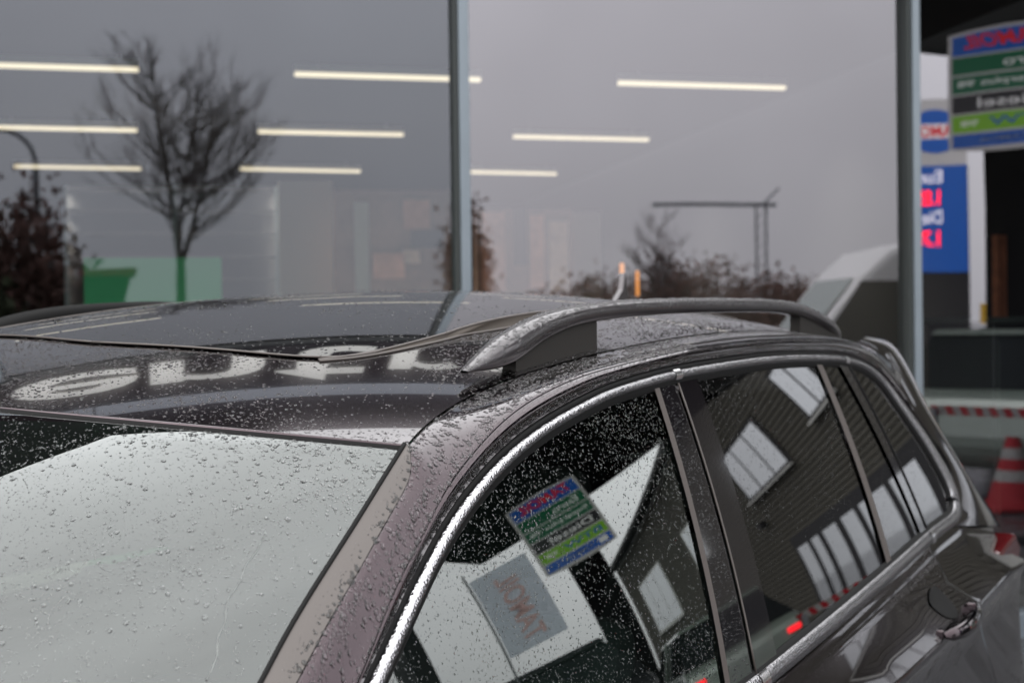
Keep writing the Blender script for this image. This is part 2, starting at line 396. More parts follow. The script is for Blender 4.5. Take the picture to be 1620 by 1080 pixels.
# ceiling lights: nine slim strips hung in three rows
LZ = 3.52
def lightp(u, v): return on_plane(u, v, np.array([0, 0, LZ]), UP)
rows = [
 ('nearest', [((-40, 102), (219, 110)), ((466, 117), (760, 126)), ((978, 131), (1242, 139))]),
 ('middle', [((-10, 201), (217, 206)), ((408, 208), (638, 213)), ((812, 216), (1026, 221))]),
 ('farthest', [((22, 263), (223, 267)), ((380, 267), (570, 271)), ((745, 272), (880, 275))])]
pos = ['leftmost', 'middle', 'rightmost']
for rn, segs in rows:
    for k, (a, b2) in enumerate(segs):
        pa, pb = lightp(*a), lightp(*b2); d = pb - pa; ln = np.linalg.norm(d); d /= ln; q = np.cross(UP, d)
        e0 = empty('ceiling_light', tuple((pa + pb) / 2)); inv = Matrix.Translation(e0.location).inverted()
        adopt(MB().obox(pa - q * .035 + .012 * UP, d * ln, q * .07, .05 * UP).build('housing', 'led_house'), e0, inv)
        adopt(MB().obox(pa - q * .025 - .018 * UP, d * ln, q * .05, .027 * UP).build('diffuser', 'led', bevel=.006), e0, inv)
        for f in (.12, .88):
            adopt(MB().tube([pa + d * ln * f + .06 * UP, pa + d * ln * f + .1 * UP], .006, 6).build('hanger', 'led_house'), e0, inv)
        al = bpy.data.lights.new('strip_light', 'AREA'); al.shape = 'RECTANGLE'; al.size = float(ln); al.size_y = .04; al.energy = 60; al.color = (1, .9, .76); al.spread = rad(110)
        lo_ = link(bpy.data.objects.new('strip_light', al)); lo_.matrix_world = Matrix.Translation(Vector((pa + pb) / 2 - .03 * UP)) @ Matrix.Rotation(math.atan2(d[1], d[0]), 4, 'Z'); adopt(lo_, e0, inv)
        tag(e0, f'{pos[k]} glowing strip light of the {rn} row on the shop ceiling' if rn != 'middle' else f'{pos[k]} glowing strip light of the second row on the shop ceiling', 'ceiling light', 'strip lights on the shop ceiling')

# things standing in the shop
def inner(name, mat, u0, v0, u1, v1, n, th, label, cat, bottom=True, group=None):
    s0, zt = fpx(u0, v0, n); s1, _ = fpx(u1, v0, n); zb = 0.03 if bottom else fpx(u0, v1, n)[1]
    e0 = empty(name, tuple(fp((s0 + s1) / 2, n, 0))); inv = Matrix.Translation(e0.location).inverted()
    tag(e0, label, cat, group)
    return e0, inv, s0, s1, zb, zt
e0, inv, s0, s1, zb, zt = inner('partition_panel', None, 440, 285, 526, 470, 7.5, .1, 'pale upright partition panel left of the brown display in the shop', 'partition')
adopt(fbox(MB(), s0, s1, 7.5, 7.6, zb, zt).build('panel', 'shop_panel'), e0, inv); adopt(fbox(MB(), s0, s1, 7.45, 7.65, .02, .09).build('foot', 'gasket'), e0, inv)
e0, inv, s0, s1, zb, zt = inner('display_wall', None, 528, 300, 712, 470, 7.0, .1, 'brown display wall with blurry pinkish pictures behind the left pane', 'display')
adopt(fbox(MB(), s0, s1, 7.0, 7.1, zb, zt).build('panel', 'display_brown'), e0, inv)
for (ua, va, ub, vb, mt) in ((590, 400, 640, 440, 'poster_pink'), (638, 316, 680, 362, 'poster_pink'), (636, 395, 664, 416, 'poster_skin'), (650, 365, 700, 392, 'cabinet'), (560, 320, 585, 460, 'shop_wall')):
    a, za = fpx(ua, va, 6.98); b2, zc = fpx(ub, vb, 6.98)
    adopt(fbox(MB(), a, b2, 6.97, 6.995, zc, za).build('picture', mt), e0, inv)
e0, inv, s0, s1, zb, zt = inner('display_wall', None, 752, 330, 905, 470, 7.0, .1, 'brownish pink display wall behind the right pane next to the mullion', 'display')
adopt(fbox(MB(), s0, s1, 7.0, 7.1, zb, zt).build('panel', 'display_brown'), e0, inv)
for (ua, va, ub, vb, mt) in ((762, 335, 800, 460, 'poster_pink'), (812, 330, 834, 420, 'cabinet'), (838, 340, 862, 455, 'poster_pink'), (868, 350, 900, 460, 'poster_skin')):
    a, za = fpx(ua, va, 6.98); b2, zc = fpx(ub, vb, 6.98)
    adopt(fbox(MB(), a, b2, 6.97, 6.995, zc, za).build('picture', mt), e0, inv)
e0, inv, s0, s1, zb, zt = inner('pale_column', None, 900, 335, 950, 470, 7.2, .3, 'pale square column inside the shop right of the pink display', 'column')
adopt(fbox(MB(), s0, s1, 7.2, 7.5, zb, zt).build('shaft', 'shop_panel'), e0, inv); adopt(fbox(MB(), s0 - .02, s1 + .02, 7.18, 7.52, .02, .12).build('plinth', 'gasket'), e0, inv)
e0, inv, s0, s1, zb, zt = inner('green_board', None, 132, 408, 350, 470, 3.0, .06, 'bright green promotion board standing low behind the left pane', 'board')
adopt(fbox(MB(), s0, s1, 3.0, 3.05, zb, zt).build('board', 'green_board'), e0, inv)
for f in (.1, .85): adopt(fbox(MB(), s0 + (s1 - s0) * f, s0 + (s1 - s0) * f + .05, 3.055, 3.35, .02, .9).build('foot', 'gasket'), e0, inv)
e0, inv, s0, s1, zb, zt = inner('banded_stand_in', None, 100, 292, 440, 470, 7.8, .3, 'tall pale slats added to imitate the banded building mirrored at the left', 'shelving')
adopt(fbox(MB(), s0, s1, 8.1, 8.15, zb, zt).build('back_panel', 'stand_in_grey'), e0, inv)  # slatted unit added in place of a pale banded building mirrored in the glass
for z in np.arange(.3, zt, .22): adopt(fbox(MB(), s0, s1, 7.8, 8.095, z, z + .03).build('stand_in_slat', 'stand_in_grey'), e0, inv)
for s in (s0, (s0 + s1) / 2, s1 - .04): adopt(fbox(MB(), s, s + .04, 7.78, 7.797, zb, zt).build('upright', 'alu'), e0, inv)
for k, (u, v) in enumerate(((985, 440), (1009, 452))):
    s, z = fpx(u, v, 2.0)
    e0 = empty('orange_lamp', tuple(fp(s, 2, 0))); inv = Matrix.Translation(e0.location).inverted()
    adopt(fbox(MB(), s - (.011 - .004 * k), s + .009, 2.0, 2.02, z - .06, z + .09).build('glow_bar', 'orange_glow'), e0, inv)
    adopt(fbox(MB(), s - .02, s + .02, 2.025, 2.05, .03, z + .1).build('stand', 'gasket'), e0, inv)
    tag(e0, ('taller thin orange lamp bar showing beside the roof aerial', 'fainter thin orange lamp bar just right of the aerial')[k], 'lamp', 'orange lamp bars in the shop')
# behind the slanted pane: cabinet and wooden slats
def pp(u, v, n): 
    p = on_plane(u, v, P0 + n * PN, PN); return float((p - P0) @ PT), float(p[2])
def pbox(mb, a, b2, n0, n1, z0, z1): return mb.obox(P0 + a * PT + n0 * PN + z0 * UP, (b2 - a) * PT, (n1 - n0) * PN, (z1 - z0) * UP)
a, zt = pp(1572, 512, .9); b2, zm = pp(1690, 372, .9)
e0 = empty('black_cabinet', tuple(P0 + (a + .3) * PT + .9 * PN)); inv = Matrix.Translation(e0.location).inverted()
adopt(pbox(MB(), a, b2, .9, 1.4, .03, zt).build('body', 'cabinet', bevel=.01), e0, inv); adopt(pbox(MB(), a - .02, b2, .88, 1.42, zt + .003, zt + .04).build('top', 'gasket'), e0, inv)
adopt(pbox(MB(), a + .02, a + .03, .88, .897, .2, zt - .1).build('door_edge', 'gasket'), e0, inv)
tag(e0, 'black cabinet behind the slanted pane under the wooden slats', 'cabinet')
e0 = empty('wood_slat_screen', tuple(P0 + (a + .3) * PT + 1.5 * PN)); inv = Matrix.Translation(e0.location).inverted()
a, zt2 = pp(1572, 372, 1.5); b2, _ = pp(1720, 372, 1.5)
adopt(pbox(MB(), a, b2, 1.52, 1.54, zt - .1, zt2).build('backing', 'shop_dark'), e0, inv)
for q in np.arange(a, b2, .062): adopt(pbox(MB(), q, q + .034, 1.47, 1.515, zt - .1, zt2).build('slat', 'wood'), e0, inv)
tag(e0, 'upright reddish wooden slats over the black cabinet at the right edge', 'screen')

# barrier and cone out in front of the slanted pane
def mirror_pane(u, v, Lm):                            # where a thing seen in the slanted pane really stands
    V = CAM + ray(u, v) * Lm; return V - 2 * ((V - P0) @ PN) * PN
bb, ba = mirror_pane(1478, 665, 11.2), mirror_pane(1665, 652, 10.8)
e0 = empty('barrier_board', (float(ba[0]), float(ba[1]), 0)); inv = Matrix.Translation(e0.location).inverted()
d = bb - ba; d[2] = 0; ln = np.linalg.norm(d); d /= ln; nq = np.cross(UP, d)
K = 16
for k in range(K):
    o = MB().prism([(ln * k / K, 0), (ln * (k + 1) / K, 0), (ln * (k + 1) / K + .03, .07), (ln * k / K + .03, .07)], ba - UP * .05, d, UP, nq * .025).build('stripe', 'red_cone' if k % 2 else 'white_band')
    adopt(o, e0, inv)
for f in (.05, .95):
    adopt(MB().obox(ba + d * ln * f - nq * .06, d * .04, nq * .04, (-ba[2] + .0) * UP).build('leg', 'galv'), e0, inv)
    adopt(MB().obox(np.array([*(ba + d * ln * f - nq * .25 - d * .1)[:2], .001]), d * .24, nq * .42, .05 * UP).build('foot', 'rubber'), e0, inv)
tag(e0, 'low red and white striped barrier board mirrored in the slanted pane', 'barrier')
cp = mirror_pane(1602, 690, 12.6); ch_ = float(cp[2])
e0 = empty('traffic_cone', (float(cp[0]), float(cp[1]), 0))
def ring(r0, z0, r1, z1, n=24):
    v = [(r * math.cos(q), r * math.sin(q), z) for r, z in ((r0, z0), (r1, z1)) for q in np.arange(n) * 2 * math.pi / n]
    return v, [(i, (i + 1) % n, n + (i + 1) % n, n + i) for i in range(n)]
zz = np.linspace(.06, ch_, 7)
for k in range(6):
    rr = lambda z: .235 - .185 * z / ch_
    mb = MB(); mb.add(*ring(rr(zz[k]), zz[k], rr(zz[k + 1]), zz[k + 1]))
    o = mb.build('band', 'white_band' if k in (2, 4) else 'red_cone', e0, True)
mb = MB(); mb.box(-.28, .28, -.28, .28, .001, .058); mb.build('base', 'red_cone', e0, bevel=.02)
tag(e0, 'red and white traffic cone mirrored at the lower right edge', 'traffic cone')

# ------------------------------------------------------------------ the parked car
def Sy(x, z):                                  # side glass / pillar surface
    q = z - 1.073
    y = .826 - .215 * q - .235 * q * q
    return -(y - .030 * np.maximum(x - 1.7, 0) ** 2 / 1.69 - .055 * np.maximum(1.7 - x, 0) ** 2)
def Sn(x, z, e=1e-4):
    gx = (Sy(x + e, z) - Sy(x - e, z)) / (2 * e); gz = (Sy(x, z + e) - Sy(x, z - e)) / (2 * e)
    n = np.stack([gx, -np.ones_like(gx), gz], -1); return n / np.linalg.norm(n, axis=-1, keepdims=True)
def Sp(x, z, off=0.):
    x = np.asarray(x, float); z = np.asarray(z, float)
    p = np.stack([x, Sy(x, z), z], -1); return p + Sn(x, z) * np.asarray(off)[..., None] if np.ndim(off) else p + Sn(x, z) * off
def Rz(x, y):
    dx = x - 2.1272
    return 1.6764 - np.where(dx < 0, .0771, .1057) * dx ** 2 + .0522 * y - .1449 * y * y
def Rn(x, y, e=1e-4):
    gx = (Rz(x + e, y) - Rz(x - e, y)) / (2 * e); gy = (Rz(x, y + e) - Rz(x, y - e)) / (2 * e)
    n = np.stack([-gx, -gy, np.ones_like(gx)], -1); return n / np.linalg.norm(n, axis=-1, keepdims=True)
def Rp(x, y, off=0.):
    x = np.asarray(x, float); y = np.asarray(y, float); return np.stack([x, y, Rz(x, y)], -1) + Rn(x, y) * off

def in_poly(px, py, poly):
    poly = np.asarray(poly); r = np.zeros(len(px), bool); j = len(poly) - 1
    for i in range(len(poly)):
        xi, yi = poly[i]; xj, yj = poly[j]
        c = ((yi > py) != (yj > py)) & (px < (xj - xi) * (py - yi) / (yj - yi + 1e-12) + xi)
        r ^= c; j = i
    return r

def patch(name, poly, pos, nrm, mat, parent, step=.04, off=0., flip=False, hole=None):
    """a polygon in a 2-D parameter plane, cut by a grid and laid on an analytic surface"""
    bm = bmesh.new(); poly = np.asarray(poly)
    vs_ = [bm.verts.new((a, b_, 0)) for a, b_ in poly]; bm.faces.new(vs_)
    for ax in (0, 1):
        lo, hi = poly[:, ax].min(), poly[:, ax].max()
        for c in np.arange(math.ceil(lo / step) * step + step * .013, hi, step):
            co = Vector((c, 0, 0)) if ax == 0 else Vector((0, c, 0)); no = Vector((1, 0, 0)) if ax == 0 else Vector((0, 1, 0))
            bmesh.ops.bisect_plane(bm, geom=bm.verts[:] + bm.edges[:] + bm.faces[:], plane_co=co, plane_no=no, dist=1e-6)
    bmesh.ops.triangulate(bm, faces=[f for f in bm.faces if len(f.verts) > 4])
    A = np.array([v.co[:2] for v in bm.verts]); bm.verts.index_update()
    F = [[v.index for v in f.verts] for f in bm.faces]; bm.free()
    nn = nrm(A[:, 0], A[:, 1]); P = pos(A[:, 0], A[:, 1]) + nn * off
    # consistent winding with the analytic normal
    FF = []
    for f in F:
        fn = np.cross(P[f[1]] - P[f[0]], P[f[2]] - P[f[1]])
        FF.append(f if fn @ nn[f[0]] > 0 else f[::-1])
    return mesh_obj(name, P, FF, mat, parent, True, nn)

car = empty('parked_suv', (0, 0, 0))
tag(car, 'dark brown estate car beaded with rain and fitted with roof rails', 'car')

# --- outline of the side glass (x, z, width of the bright trim), front -> rear over the top
TOP = [(.44, .985, .016), (.52, 1.055, .016), (.62, 1.142, .017), (.685, 1.197, .017), (.749, 1.249, .018), (.798, 1.287, .0175), (.847, 1.325, .017), (.888, 1.354, .016), (.933, 1.382, .0155), (.975, 1.4045, .015),
       (1.028, 1.428, .0145), (1.081, 1.448, .014), (1.144, 1.467, .0135), (1.215, 1.484, .013), (1.31, 1.502, .013), (1.407, 1.516, .013), (1.61, 1.532, .0135), (1.896, 1.541, .0135), (2.108, 1.5425, .0135), (2.349, 1.537, .0135),
       (2.482, 1.529, .0135), (2.60, 1.513, .015), (2.69, 1.482, .019), (2.752, 1.437, .026), (2.822, 1.386, .034), (2.886, 1.338, .042), (2.954, 1.275, .052), (2.99, 1.235, .062), (3.004, 1.192, .07), (2.988, 1.155, .062)]
LOW = [(2.955, 1.140, .045), (2.90, 1.1345, .030), (2.764, 1.131, .028), (2.651, 1.127, .028), (2.374, 1.1095, .028), (2.08, 1.091, .028), (1.79, 1.0725, .028), (1.634, 1.0625, .028), (1.3, 1.042, .026), (.9, 1.016, .024), (.6, .994, .02), (.46, .983, .016)]
TOPC = crom(TOP, 240); TOPC[:, :2] = smooth_line(TOPC[:, :2], 6)
LOWC = crom([TOP[-1]] + LOW, 160)
LOOP = np.vstack([TOPC, LOWC[1:]])
def inward(Cv):
    t = np.gradient(Cv[:, :2], axis=0); t /= np.linalg.norm(t, axis=1, keepdims=True)
    return np.stack([t[:, 1], -t[:, 0]], 1)         # right of travel = inside the loop
def band_on_side(name, Cv, a, b_, prof, mat, parent):
    """strip along Cv between inward distances a..b (arrays or numbers); prof = list of (fraction, height)"""
    nI = inward(Cv); a = np.broadcast_to(a, len(Cv)); b_ = np.broadcast_to(b_, len(Cv)); cs = []
    for f, h in prof:
        d = (a + (b_ - a) * f)[:, None]; q = Cv[:, :2] + nI * d
        cs.append(Sp(q[:, 0], q[:, 1], np.full(len(q), h)))
    return loft(name, cs, mat, parent)
CHP = [(0, .0), (.0, .006), (.12, .0105), (.35, .0125), (.6, .0125), (.85, .0105), (1., .006), (1., -.002)]
trim = band_on_side('window_trim', LOOP, 0, LOOP[:, 2], CHP, 'chrome', car)
trim['label'] = 'bright metal trim round the side windows, speckled with spray'
for px_, pz_ in ((1.607, None), (2.478, None)):
    k = int(np.argmin(abs(TOPC[:, 0] - px_) + (TOPC[:, 1] < 1.4)))
    band_on_side('trim_joint', TOPC[k - 1:k + 1] if False else crom(TOPC[k - 1:k + 2], 3) * 1., -.0005, TOPC[k, 2] + .001, [(0, .011), (.3, .0135), (.7, .0135), (1, .009)], 'chrome_joint', trim)
for px_ in (1.60, 2.66):
    k = int(np.argmin(abs(LOWC[:, 0] - px_)))
    band_on_side('trim_joint', LOWC[k - 1:k + 2] * 1., -.0005, LOWC[k, 2] + .001, [(0, .011), (.3, .0135), (.7, .0135), (1, .009)], 'chrome_joint', trim)
# black rubber inside and outside the bright trim
band_on_side('glass_seal', LOOP, LOOP[:, 2] - .002, LOOP[:, 2] + .008, [(0, .007), (.5, .006), (1., .0005)], 'rubber', car)
GAP = TOPC[:225]
band_on_side('frame_seal', GAP, .001, -.008, [(0, .004), (.2, .007), (.5, .0085), (.8, .007), (1., .002)], 'rubber', car)
# outer edge of the door frame (x, z)
C2 = [(.42, .998), (.55, 1.105), (.65, 1.184), (.732, 1.2545), (.758, 1.277), (.803, 1.319), (.855, 1.357), (.904, 1.391), (.946, 1.419), (1.02, 1.455), (1.093, 1.484), (1.179, 1.508), (1.297, 1.529), (1.425, 1.542), (1.586, 1.554), (1.737, 1.562), (2.031, 1.569), (2.387, 1.565), (2.55, 1.556), (2.70, 1.533), (2.80, 1.492), (2.87, 1.44), (2.95, 1.38), (3.02, 1.325)]
C2 = smooth_line(crom(C2, 220), 6)
def nearest(Cv, x, z): return Cv[np.argmin((Cv[:, 0] - x) ** 2 + (Cv[:, 1] - z) ** 2)]
FR = TOPC[:len(TOPC) - 18]; fo = FR[:, :2] - inward(FR) * .0075
fout = np.array([nearest(C2, *p) for p in fo]); fout = smooth_line(fout, 4)
fr0 = Sp(fo[:, 0], fo[:, 1], np.full(len(fo), .004)); fr1 = Sp(fo[:, 0] * .97 + fout[:, 0] * .03, fo[:, 1] * .97 + fout[:, 1] * .03, np.full(len(fo), .0095))
fmid = (fo + fout) / 2; fr2 = Sp(fmid[:, 0], fmid[:, 1], np.full(len(fo), .0100)); fr3 = Sp(fout[:, 0], fout[:, 1], np.full(len(fo), .0140)); fr4 = Sp(fout[:, 0], fout[:, 1], np.full(len(fo), -.004))
frame = loft('door_frame', [fr4, fr3, fr2, fr1, fr0], 'paint', car)

def tube3(name, pts, r, mat, parent, n=8): return MB().tube(pts, r, n).build(name, mat, parent, True)
# --- windscreen edge, pillar trim and roof ditch (3-D)
def hitY(u, v, y):
    d = ray(u, v); return CAM + d * ((y - CAM[1]) / d[1])
WSE = [hitY(u, v, y) for u, v, y in ((417, 1078, -.690), (448, 1019, -.686), (485, 955, -.681), (524, 893, -.675), (563, 832, -.669), (604, 766, -.661))]
_k = WSE[0] - WSE[2]
WSE = [WSE[0] + _k * 1.9, WSE[0] + _k * .95] + WSE + [np.array([.941, -.651, Rz(.941, -.651)])]
WSE = smooth_line(crom(WSE, 80), 8)
TRE = [hitY(u, v, y) for u, v, y in ((469, 1078, -.716), (522, 978, -.708), (563, 909, -.701), (604, 836, -.692), (649, 754, -.677))]
_k = TRE[0] - TRE[2]
TRE = [TRE[0] + _k * 1.35, TRE[0] + _k * .7] + TRE + [np.array([.925, -.667, 1.458]), np.array([.945, -.6535, Rz(.945, -.653) - .001])]
TRE = smooth_line(crom(TRE, 80), 6)
mid = (WSE + TRE) / 2 + np.array([-.0006, -.0008, .0012])
pillar_trim = loft('windscreen_side_trim', [WSE + np.array([0, 0, .0005]), mid, TRE], 'trim_plastic', car, True)
tube3('windscreen_gasket', WSE + np.array([-.001, .002, .001]), .0028, 'rubber', car)
pillar_trim['label'] = 'taupe strip along the edge of the windscreen'
DIT = [(.941, -.6515), (.994, -.634), (1.075, -.6155), (1.148, -.605), (1.22, -.599), (1.29, -.597), (1.4, -.598), (1.7, -.602), (2.1, -.604), (2.5, -.602), (2.75, -.598), (2.93, -.590), (3.06, -.575)]
DIT = smooth_line(crom(DIT, 160), 4); DIT3 = Rp(DIT[:, 0], DIT[:, 1], -.001)
inner_edge = np.vstack([TRE[:-1], DIT3]); inner_edge = resample(inner_edge, 260); inner_edge[60:110] = smooth_line(inner_edge[60:110], 8)
def outer_for(P):       # matching points on C2
    x = P[:, 0]; return x
s2 = np.r_[0, np.cumsum(np.linalg.norm(np.diff(C2, axis=0), axis=1))]
# march along both lines so that the ruling runs square to them
C23 = Sp(C2[:, 0], C2[:, 1], np.full(len(C2), .0135))
idx = np.array([np.argmin(((C23 - p) ** 2).sum(1)) for p in inner_edge]).astype(float); idx = np.maximum.accumulate(idx); idx[:3] = 0
for _ in range(30): idx[1:-1] = .25 * idx[:-2] + .5 * idx[1:-1] + .25 * idx[2:]
outer_edge = np.stack([np.interp(idx, np.arange(len(C23)), C23[:, k]) for k in range(3)], 1)
n_out = Sn(outer_edge[:, 0], outer_edge[:, 2]); n_in = np.vstack([Rn(inner_edge[:, 0], inner_edge[:, 1])])
# on the pillar the inner normal leans forward with the windscreen
wf = np.clip((1.02 - inner_edge[:, 0]) / .14, 0, 1)[:, None]
n_in = n_in * (1 - wf) + np.array([-.50, -.38, .78]) * wf; n_in /= np.linalg.norm(n_in, axis=1, keepdims=True)
n_out = n_out * .45 + n_in * .55; n_out /= np.linalg.norm(n_out, axis=1, keepdims=True)
W_ = inner_edge - outer_edge
t0 = W_ - (W_ * n_out).sum(1, keepdims=True) * n_out; t1 = W_ - (W_ * n_in).sum(1, keepdims=True) * n_in
ln_ = np.linalg.norm(W_, axis=1, keepdims=True)
t0 = t0 / np.linalg.norm(t0, axis=1, keepdims=True) * ln_ * .75; t1 = t1 / np.linalg.norm(t1, axis=1, keepdims=True) * ln_ * .75
CANT = []
for f in np.linspace(0, 1, 13):
    h00 = 2 * f ** 3 - 3 * f ** 2 + 1; h10 = f ** 3 - 2 * f ** 2 + f; h01 = -2 * f ** 3 + 3 * f ** 2; h11 = f ** 3 - f ** 2
    CANT.append(h00 * outer_edge + h10 * t0 + h01 * inner_edge + h11 * t1)
CANT = np.array(CANT)
pillar = loft('pillar_panel', [CANT[0] - n_out * .010] + list(CANT) + [CANT[-1] - np.array([0, 0, .004])], 'paint', car, True)
pillar['label'] = 'brown windscreen pillar and roof edge covered in large raindrops'
# --- roof, header, sunroof
def hx(y): return .742 + .468 * y * y
yy = np.linspace(-.6515, .6515, 50)
rear_x = 3.06
rpoly = [(hx(y), y) for y in yy] + [(a, -b_) for a, b_ in DIT[1:]] + [(a, b_) for a, b_ in DIT[::-1][:-1]]
roofp = patch('roof_panel', rpoly, Rp, Rn, 'paint', car, .06)
roofp['label'] = 'wet brown front strip and sides of the roof'
SRE = [(1.065, 0.0), (1.072, -.07), (1.096, -.19), (1.118, -.288), (1.141, -.352), (1.178, -.387), (1.24, -.399), (1.40, -.398), (1.8, -.394), (2.2, -.388), (2.62, -.38)]
SRE = smooth_line(crom(SRE, 90), 3)
spoly = [tuple(p) for p in SRE] + [(a, -b_) for a, b_ in SRE[::-1][:-1]]
sun = patch('sunroof_glass', spoly, Rp, Rn, 'sunroof', car, .06, .0035)
sun['label'] = 'dark glass sunroof mirroring the shop front and its lights'
ring_ = Rp(np.r_[SRE[:, 0], SRE[::-1, 0]], np.r_[SRE[:, 1], -SRE[::-1, 1]], .003)
tube3('sunroof_seam', ring_, .0016, 'trim_plastic', car)
# raised seal along the near edge of the glass
LB = [(505, 572), (560, 567), (620, 557), (700, 539.5), (732, 531), (764, 526), (804, 519), (828, 514), (880, 505)]
LT = [(505, 569), (560, 562), (620, 550), (700, 529), (732, 518.5), (780, 506), (844, 495), (909, 488), (968, 480.5)]
def hitR(u, v):
    d = ray(u, v); ts = np.linspace(1.2, 4.5, 5000); P = CAM + ts[:, None] * d; f = P[:, 2] - Rz(P[:, 0], P[:, 1]); k = np.where(f[1:] * f[:-1] < 0)[0]
    return P[k[0]] if len(k) else None
base_ = crom([hitR(*p) for p in LB if hitR(*p) is not None], 60)
ytop = lambda x: np.interp(x, base_[:, 0], base_[:, 1]) + .006
top_ = []
for u, v in LT:
    d = ray(u, v); ts = np.linspace(1.2, 4, 4000); P = CAM + ts[:, None] * d
    k = int(np.argmin(abs(P[:, 1] - ytop(P[:, 0])))); top_.append(P[k])
top_ = crom(top_, 60)
lipb = top_ + np.array([0, .012, -.001]); lipbb = lipb.copy(); lipbb[:, 2] = Rz(lipb[:, 0], lipb[:, 1]) - .002
loft('sunroof_seal', [base_ + np.array([0, -.004, -.003]), base_ + np.array([0, 0, .0012]), top_ * .1 + base_ * .9 + np.array([0, .001, 0]), top_ - np.array([0, .001, .002]), top_, lipb, lipbb], 'seal', car)
tube3('seal_bead', top_ + np.array([0, .001, 0]), .0022, 'trim_plastic', car); tube3('seal_bead', base_ + np.array([0, -.001, .001]), .0022, 'trim_plastic', car)
# --- windscreen
def wsp(yn, v):
    yt = yn * .6515; xt = hx(yt); zt_ = Rz(xt, yt)
    xb = -.10 + .43 * yn ** 2; zb_ = 1.06 + 0 * yn; yb = yn * .742
    e = 4 * v * (1 - v) * .05
    # keep the near edge on the traced pillar line
    return np.stack([xt + (xb - xt) * v - e * .5, yt + (yb - yt) * v, zt_ + (zb_ - zt_) * v + e * .86], -1)
Y_, V_ = np.meshgrid(np.linspace(-1, 1, 61), np.linspace(0, 1, 41))
A = wsp(Y_, V_)
nv = A.shape
# pull the outer columns onto the windscreen edge line
def edge_at(z): return np.array([np.interp(z, WSE[:, 2], WSE[:, k]) for k in range(3)])
for i in range(nv[0]):
    for side, sgn in ((0, 1), (-1, -1)):
        tgt = edge_at(A[i, side, 2]); tgt = np.array([tgt[0], tgt[1] * sgn, tgt[2] if sgn == 1 else A[i, side, 2]])
        dlt = tgt - A[i, side]
        for j in range(nv[1]):
            yn = Y_[i, j] * (-1 if side == 0 else 1)
            A[i, j] += dlt * max(0., (yn - .0) / 1.0) ** 2.2
WS = A.copy(); WS[0, :, 2] -= .002; WS[0, :, 0] += .002
wscr = loft('windscreen', list(WS - np.array([0, 0, .002])), 'windshield', car, True)
wscr['label'] = 'windscreen mirroring the bright sky, dotted with raindrops'
hp = Rp(hx(yy), yy, .0)
loft('header_edge', [hp + np.array([.002, 0, .0006]), hp + np.array([-.0012, 0, -.0004]), hp + np.array([-.002, 0, -.0022]), hp + np.array([.004, 0, -.006])], 'paint', car)
loft('header_seal', [hp + np.array([-.0015, 0, -.0015]), hp + np.array([-.0035, 0, -.0035]), hp + np.array([-.006, 0, -.0085])], 'rubber', car)
# --- side glass: polygons inside the trim
def loop_in(d): return LOOP[:, :2] + inward(LOOP) * (LOOP[:, 2] + d)[:, None]
IN = loop_in(.003)
def clip_x(poly, fa, fb):
    """part of the outline between two pillar lines x = f(z)"""
    bm = bmesh.new(); vs_ = [bm.verts.new((a, b_, 0)) for a, b_ in poly]; bm.faces.new(vs_)
    for (xa, za, xb, zb_), keep in ((fa, 1), (fb, -1)):
        if xa is None: continue
        d = Vector((xb - xa, zb_ - za, 0)).normalized(); nrm = Vector((d.y, -d.x, 0)) * keep
        if nrm.x * keep < 0: nrm = -nrm
        r = bmesh.ops.bisect_plane(bm, geom=bm.verts[:] + bm.edges[:] + bm.faces[:], plane_co=Vector((xa, za, 0)), plane_no=nrm, clear_inner=True)
    f = max(bm.faces, key=lambda q: q.calc_area()); res = [(v.co.x, v.co.y) for v in f.verts]; bm.free(); return res
NO = (None,) * 4
L1 = (1.529, 1.510, 1.471, 1.096); L1b = (1.546, 1.509, 1.487, 1.093); L2 = (1.607, 1.513, 1.571, 1.087); L3 = (1.690, 1.513, 1.668, 1.10)
L4 = (2.287, 1.519, 2.308, 1.137); L4b = (2.320, 1.518, 2.343, 1.131); L5 = (2.430, 1.515, 2.601, 1.149); L5b = (2.490, 1.513, 2.650, 1.161)
sPos = lambda a, b_: Sp(a, b_); 
fw_ = patch('front_door_window', clip_x(IN, NO, L1), sPos, Sn, 'front_glass', car, .05)
rw_ = patch('rear_door_window', clip_x(IN, L3, L4), sPos, Sn, 'privacy_glass', car, .05)
rw2 = patch('rear_door_fixed_window', clip_x(IN, L4b, L5), sPos, Sn, 'privacy_glass', car, .05)
qw_ = patch('quarter_window', clip_x(IN, L5b, NO), sPos, Sn, 'privacy_glass', car, .05)
def pillar_cover(name, fa, fb, mat, off): return patch(name, clip_x(IN, fa, fb), sPos, Sn, mat, car, .05, off)
pillar_cover('pillar_strip', L1, L1b, 'trim_plastic', .004)
def bulged(a, b_):
    return Sp(a, b_)
pillar_cover('pillar_cover', L1b, tuple(np.array(L2) - (.003, 0, .003, 0)), 'black_gloss', .0035)
pillar_cover('pillar_cover', tuple(np.array(L2) + (.003, 0, .003, 0)), L3, 'black_gloss', .0045)
pillar_cover('door_gap', tuple(np.array(L2) - (.003, 0, .003, 0)), tuple(np.array(L2) + (.003, 0, .003, 0)), 'rubber', -.004)
pillar_cover('window_divider', L4, L4b, 'trim_plastic', .004)
pillar_cover('pillar_cover', L5, L5b, 'black_gloss', .004)
q = np.array(L2)
tube3('door_edge', [Sp(q[0] + (q[2] - q[0]) * f + .004, q[1] + (q[3] - q[1]) * f, .006) for f in np.linspace(0, 1, 12)], .0016, 'trim_plastic', car)
for La in (L5b, ):
    q = np.array(La); tube3('divider_edge', [Sp(q[0] + (q[2] - q[0]) * f, q[1] + (q[3] - q[1]) * f, .004) for f in np.linspace(0, 1, 12)], .003, 'rubber', car)
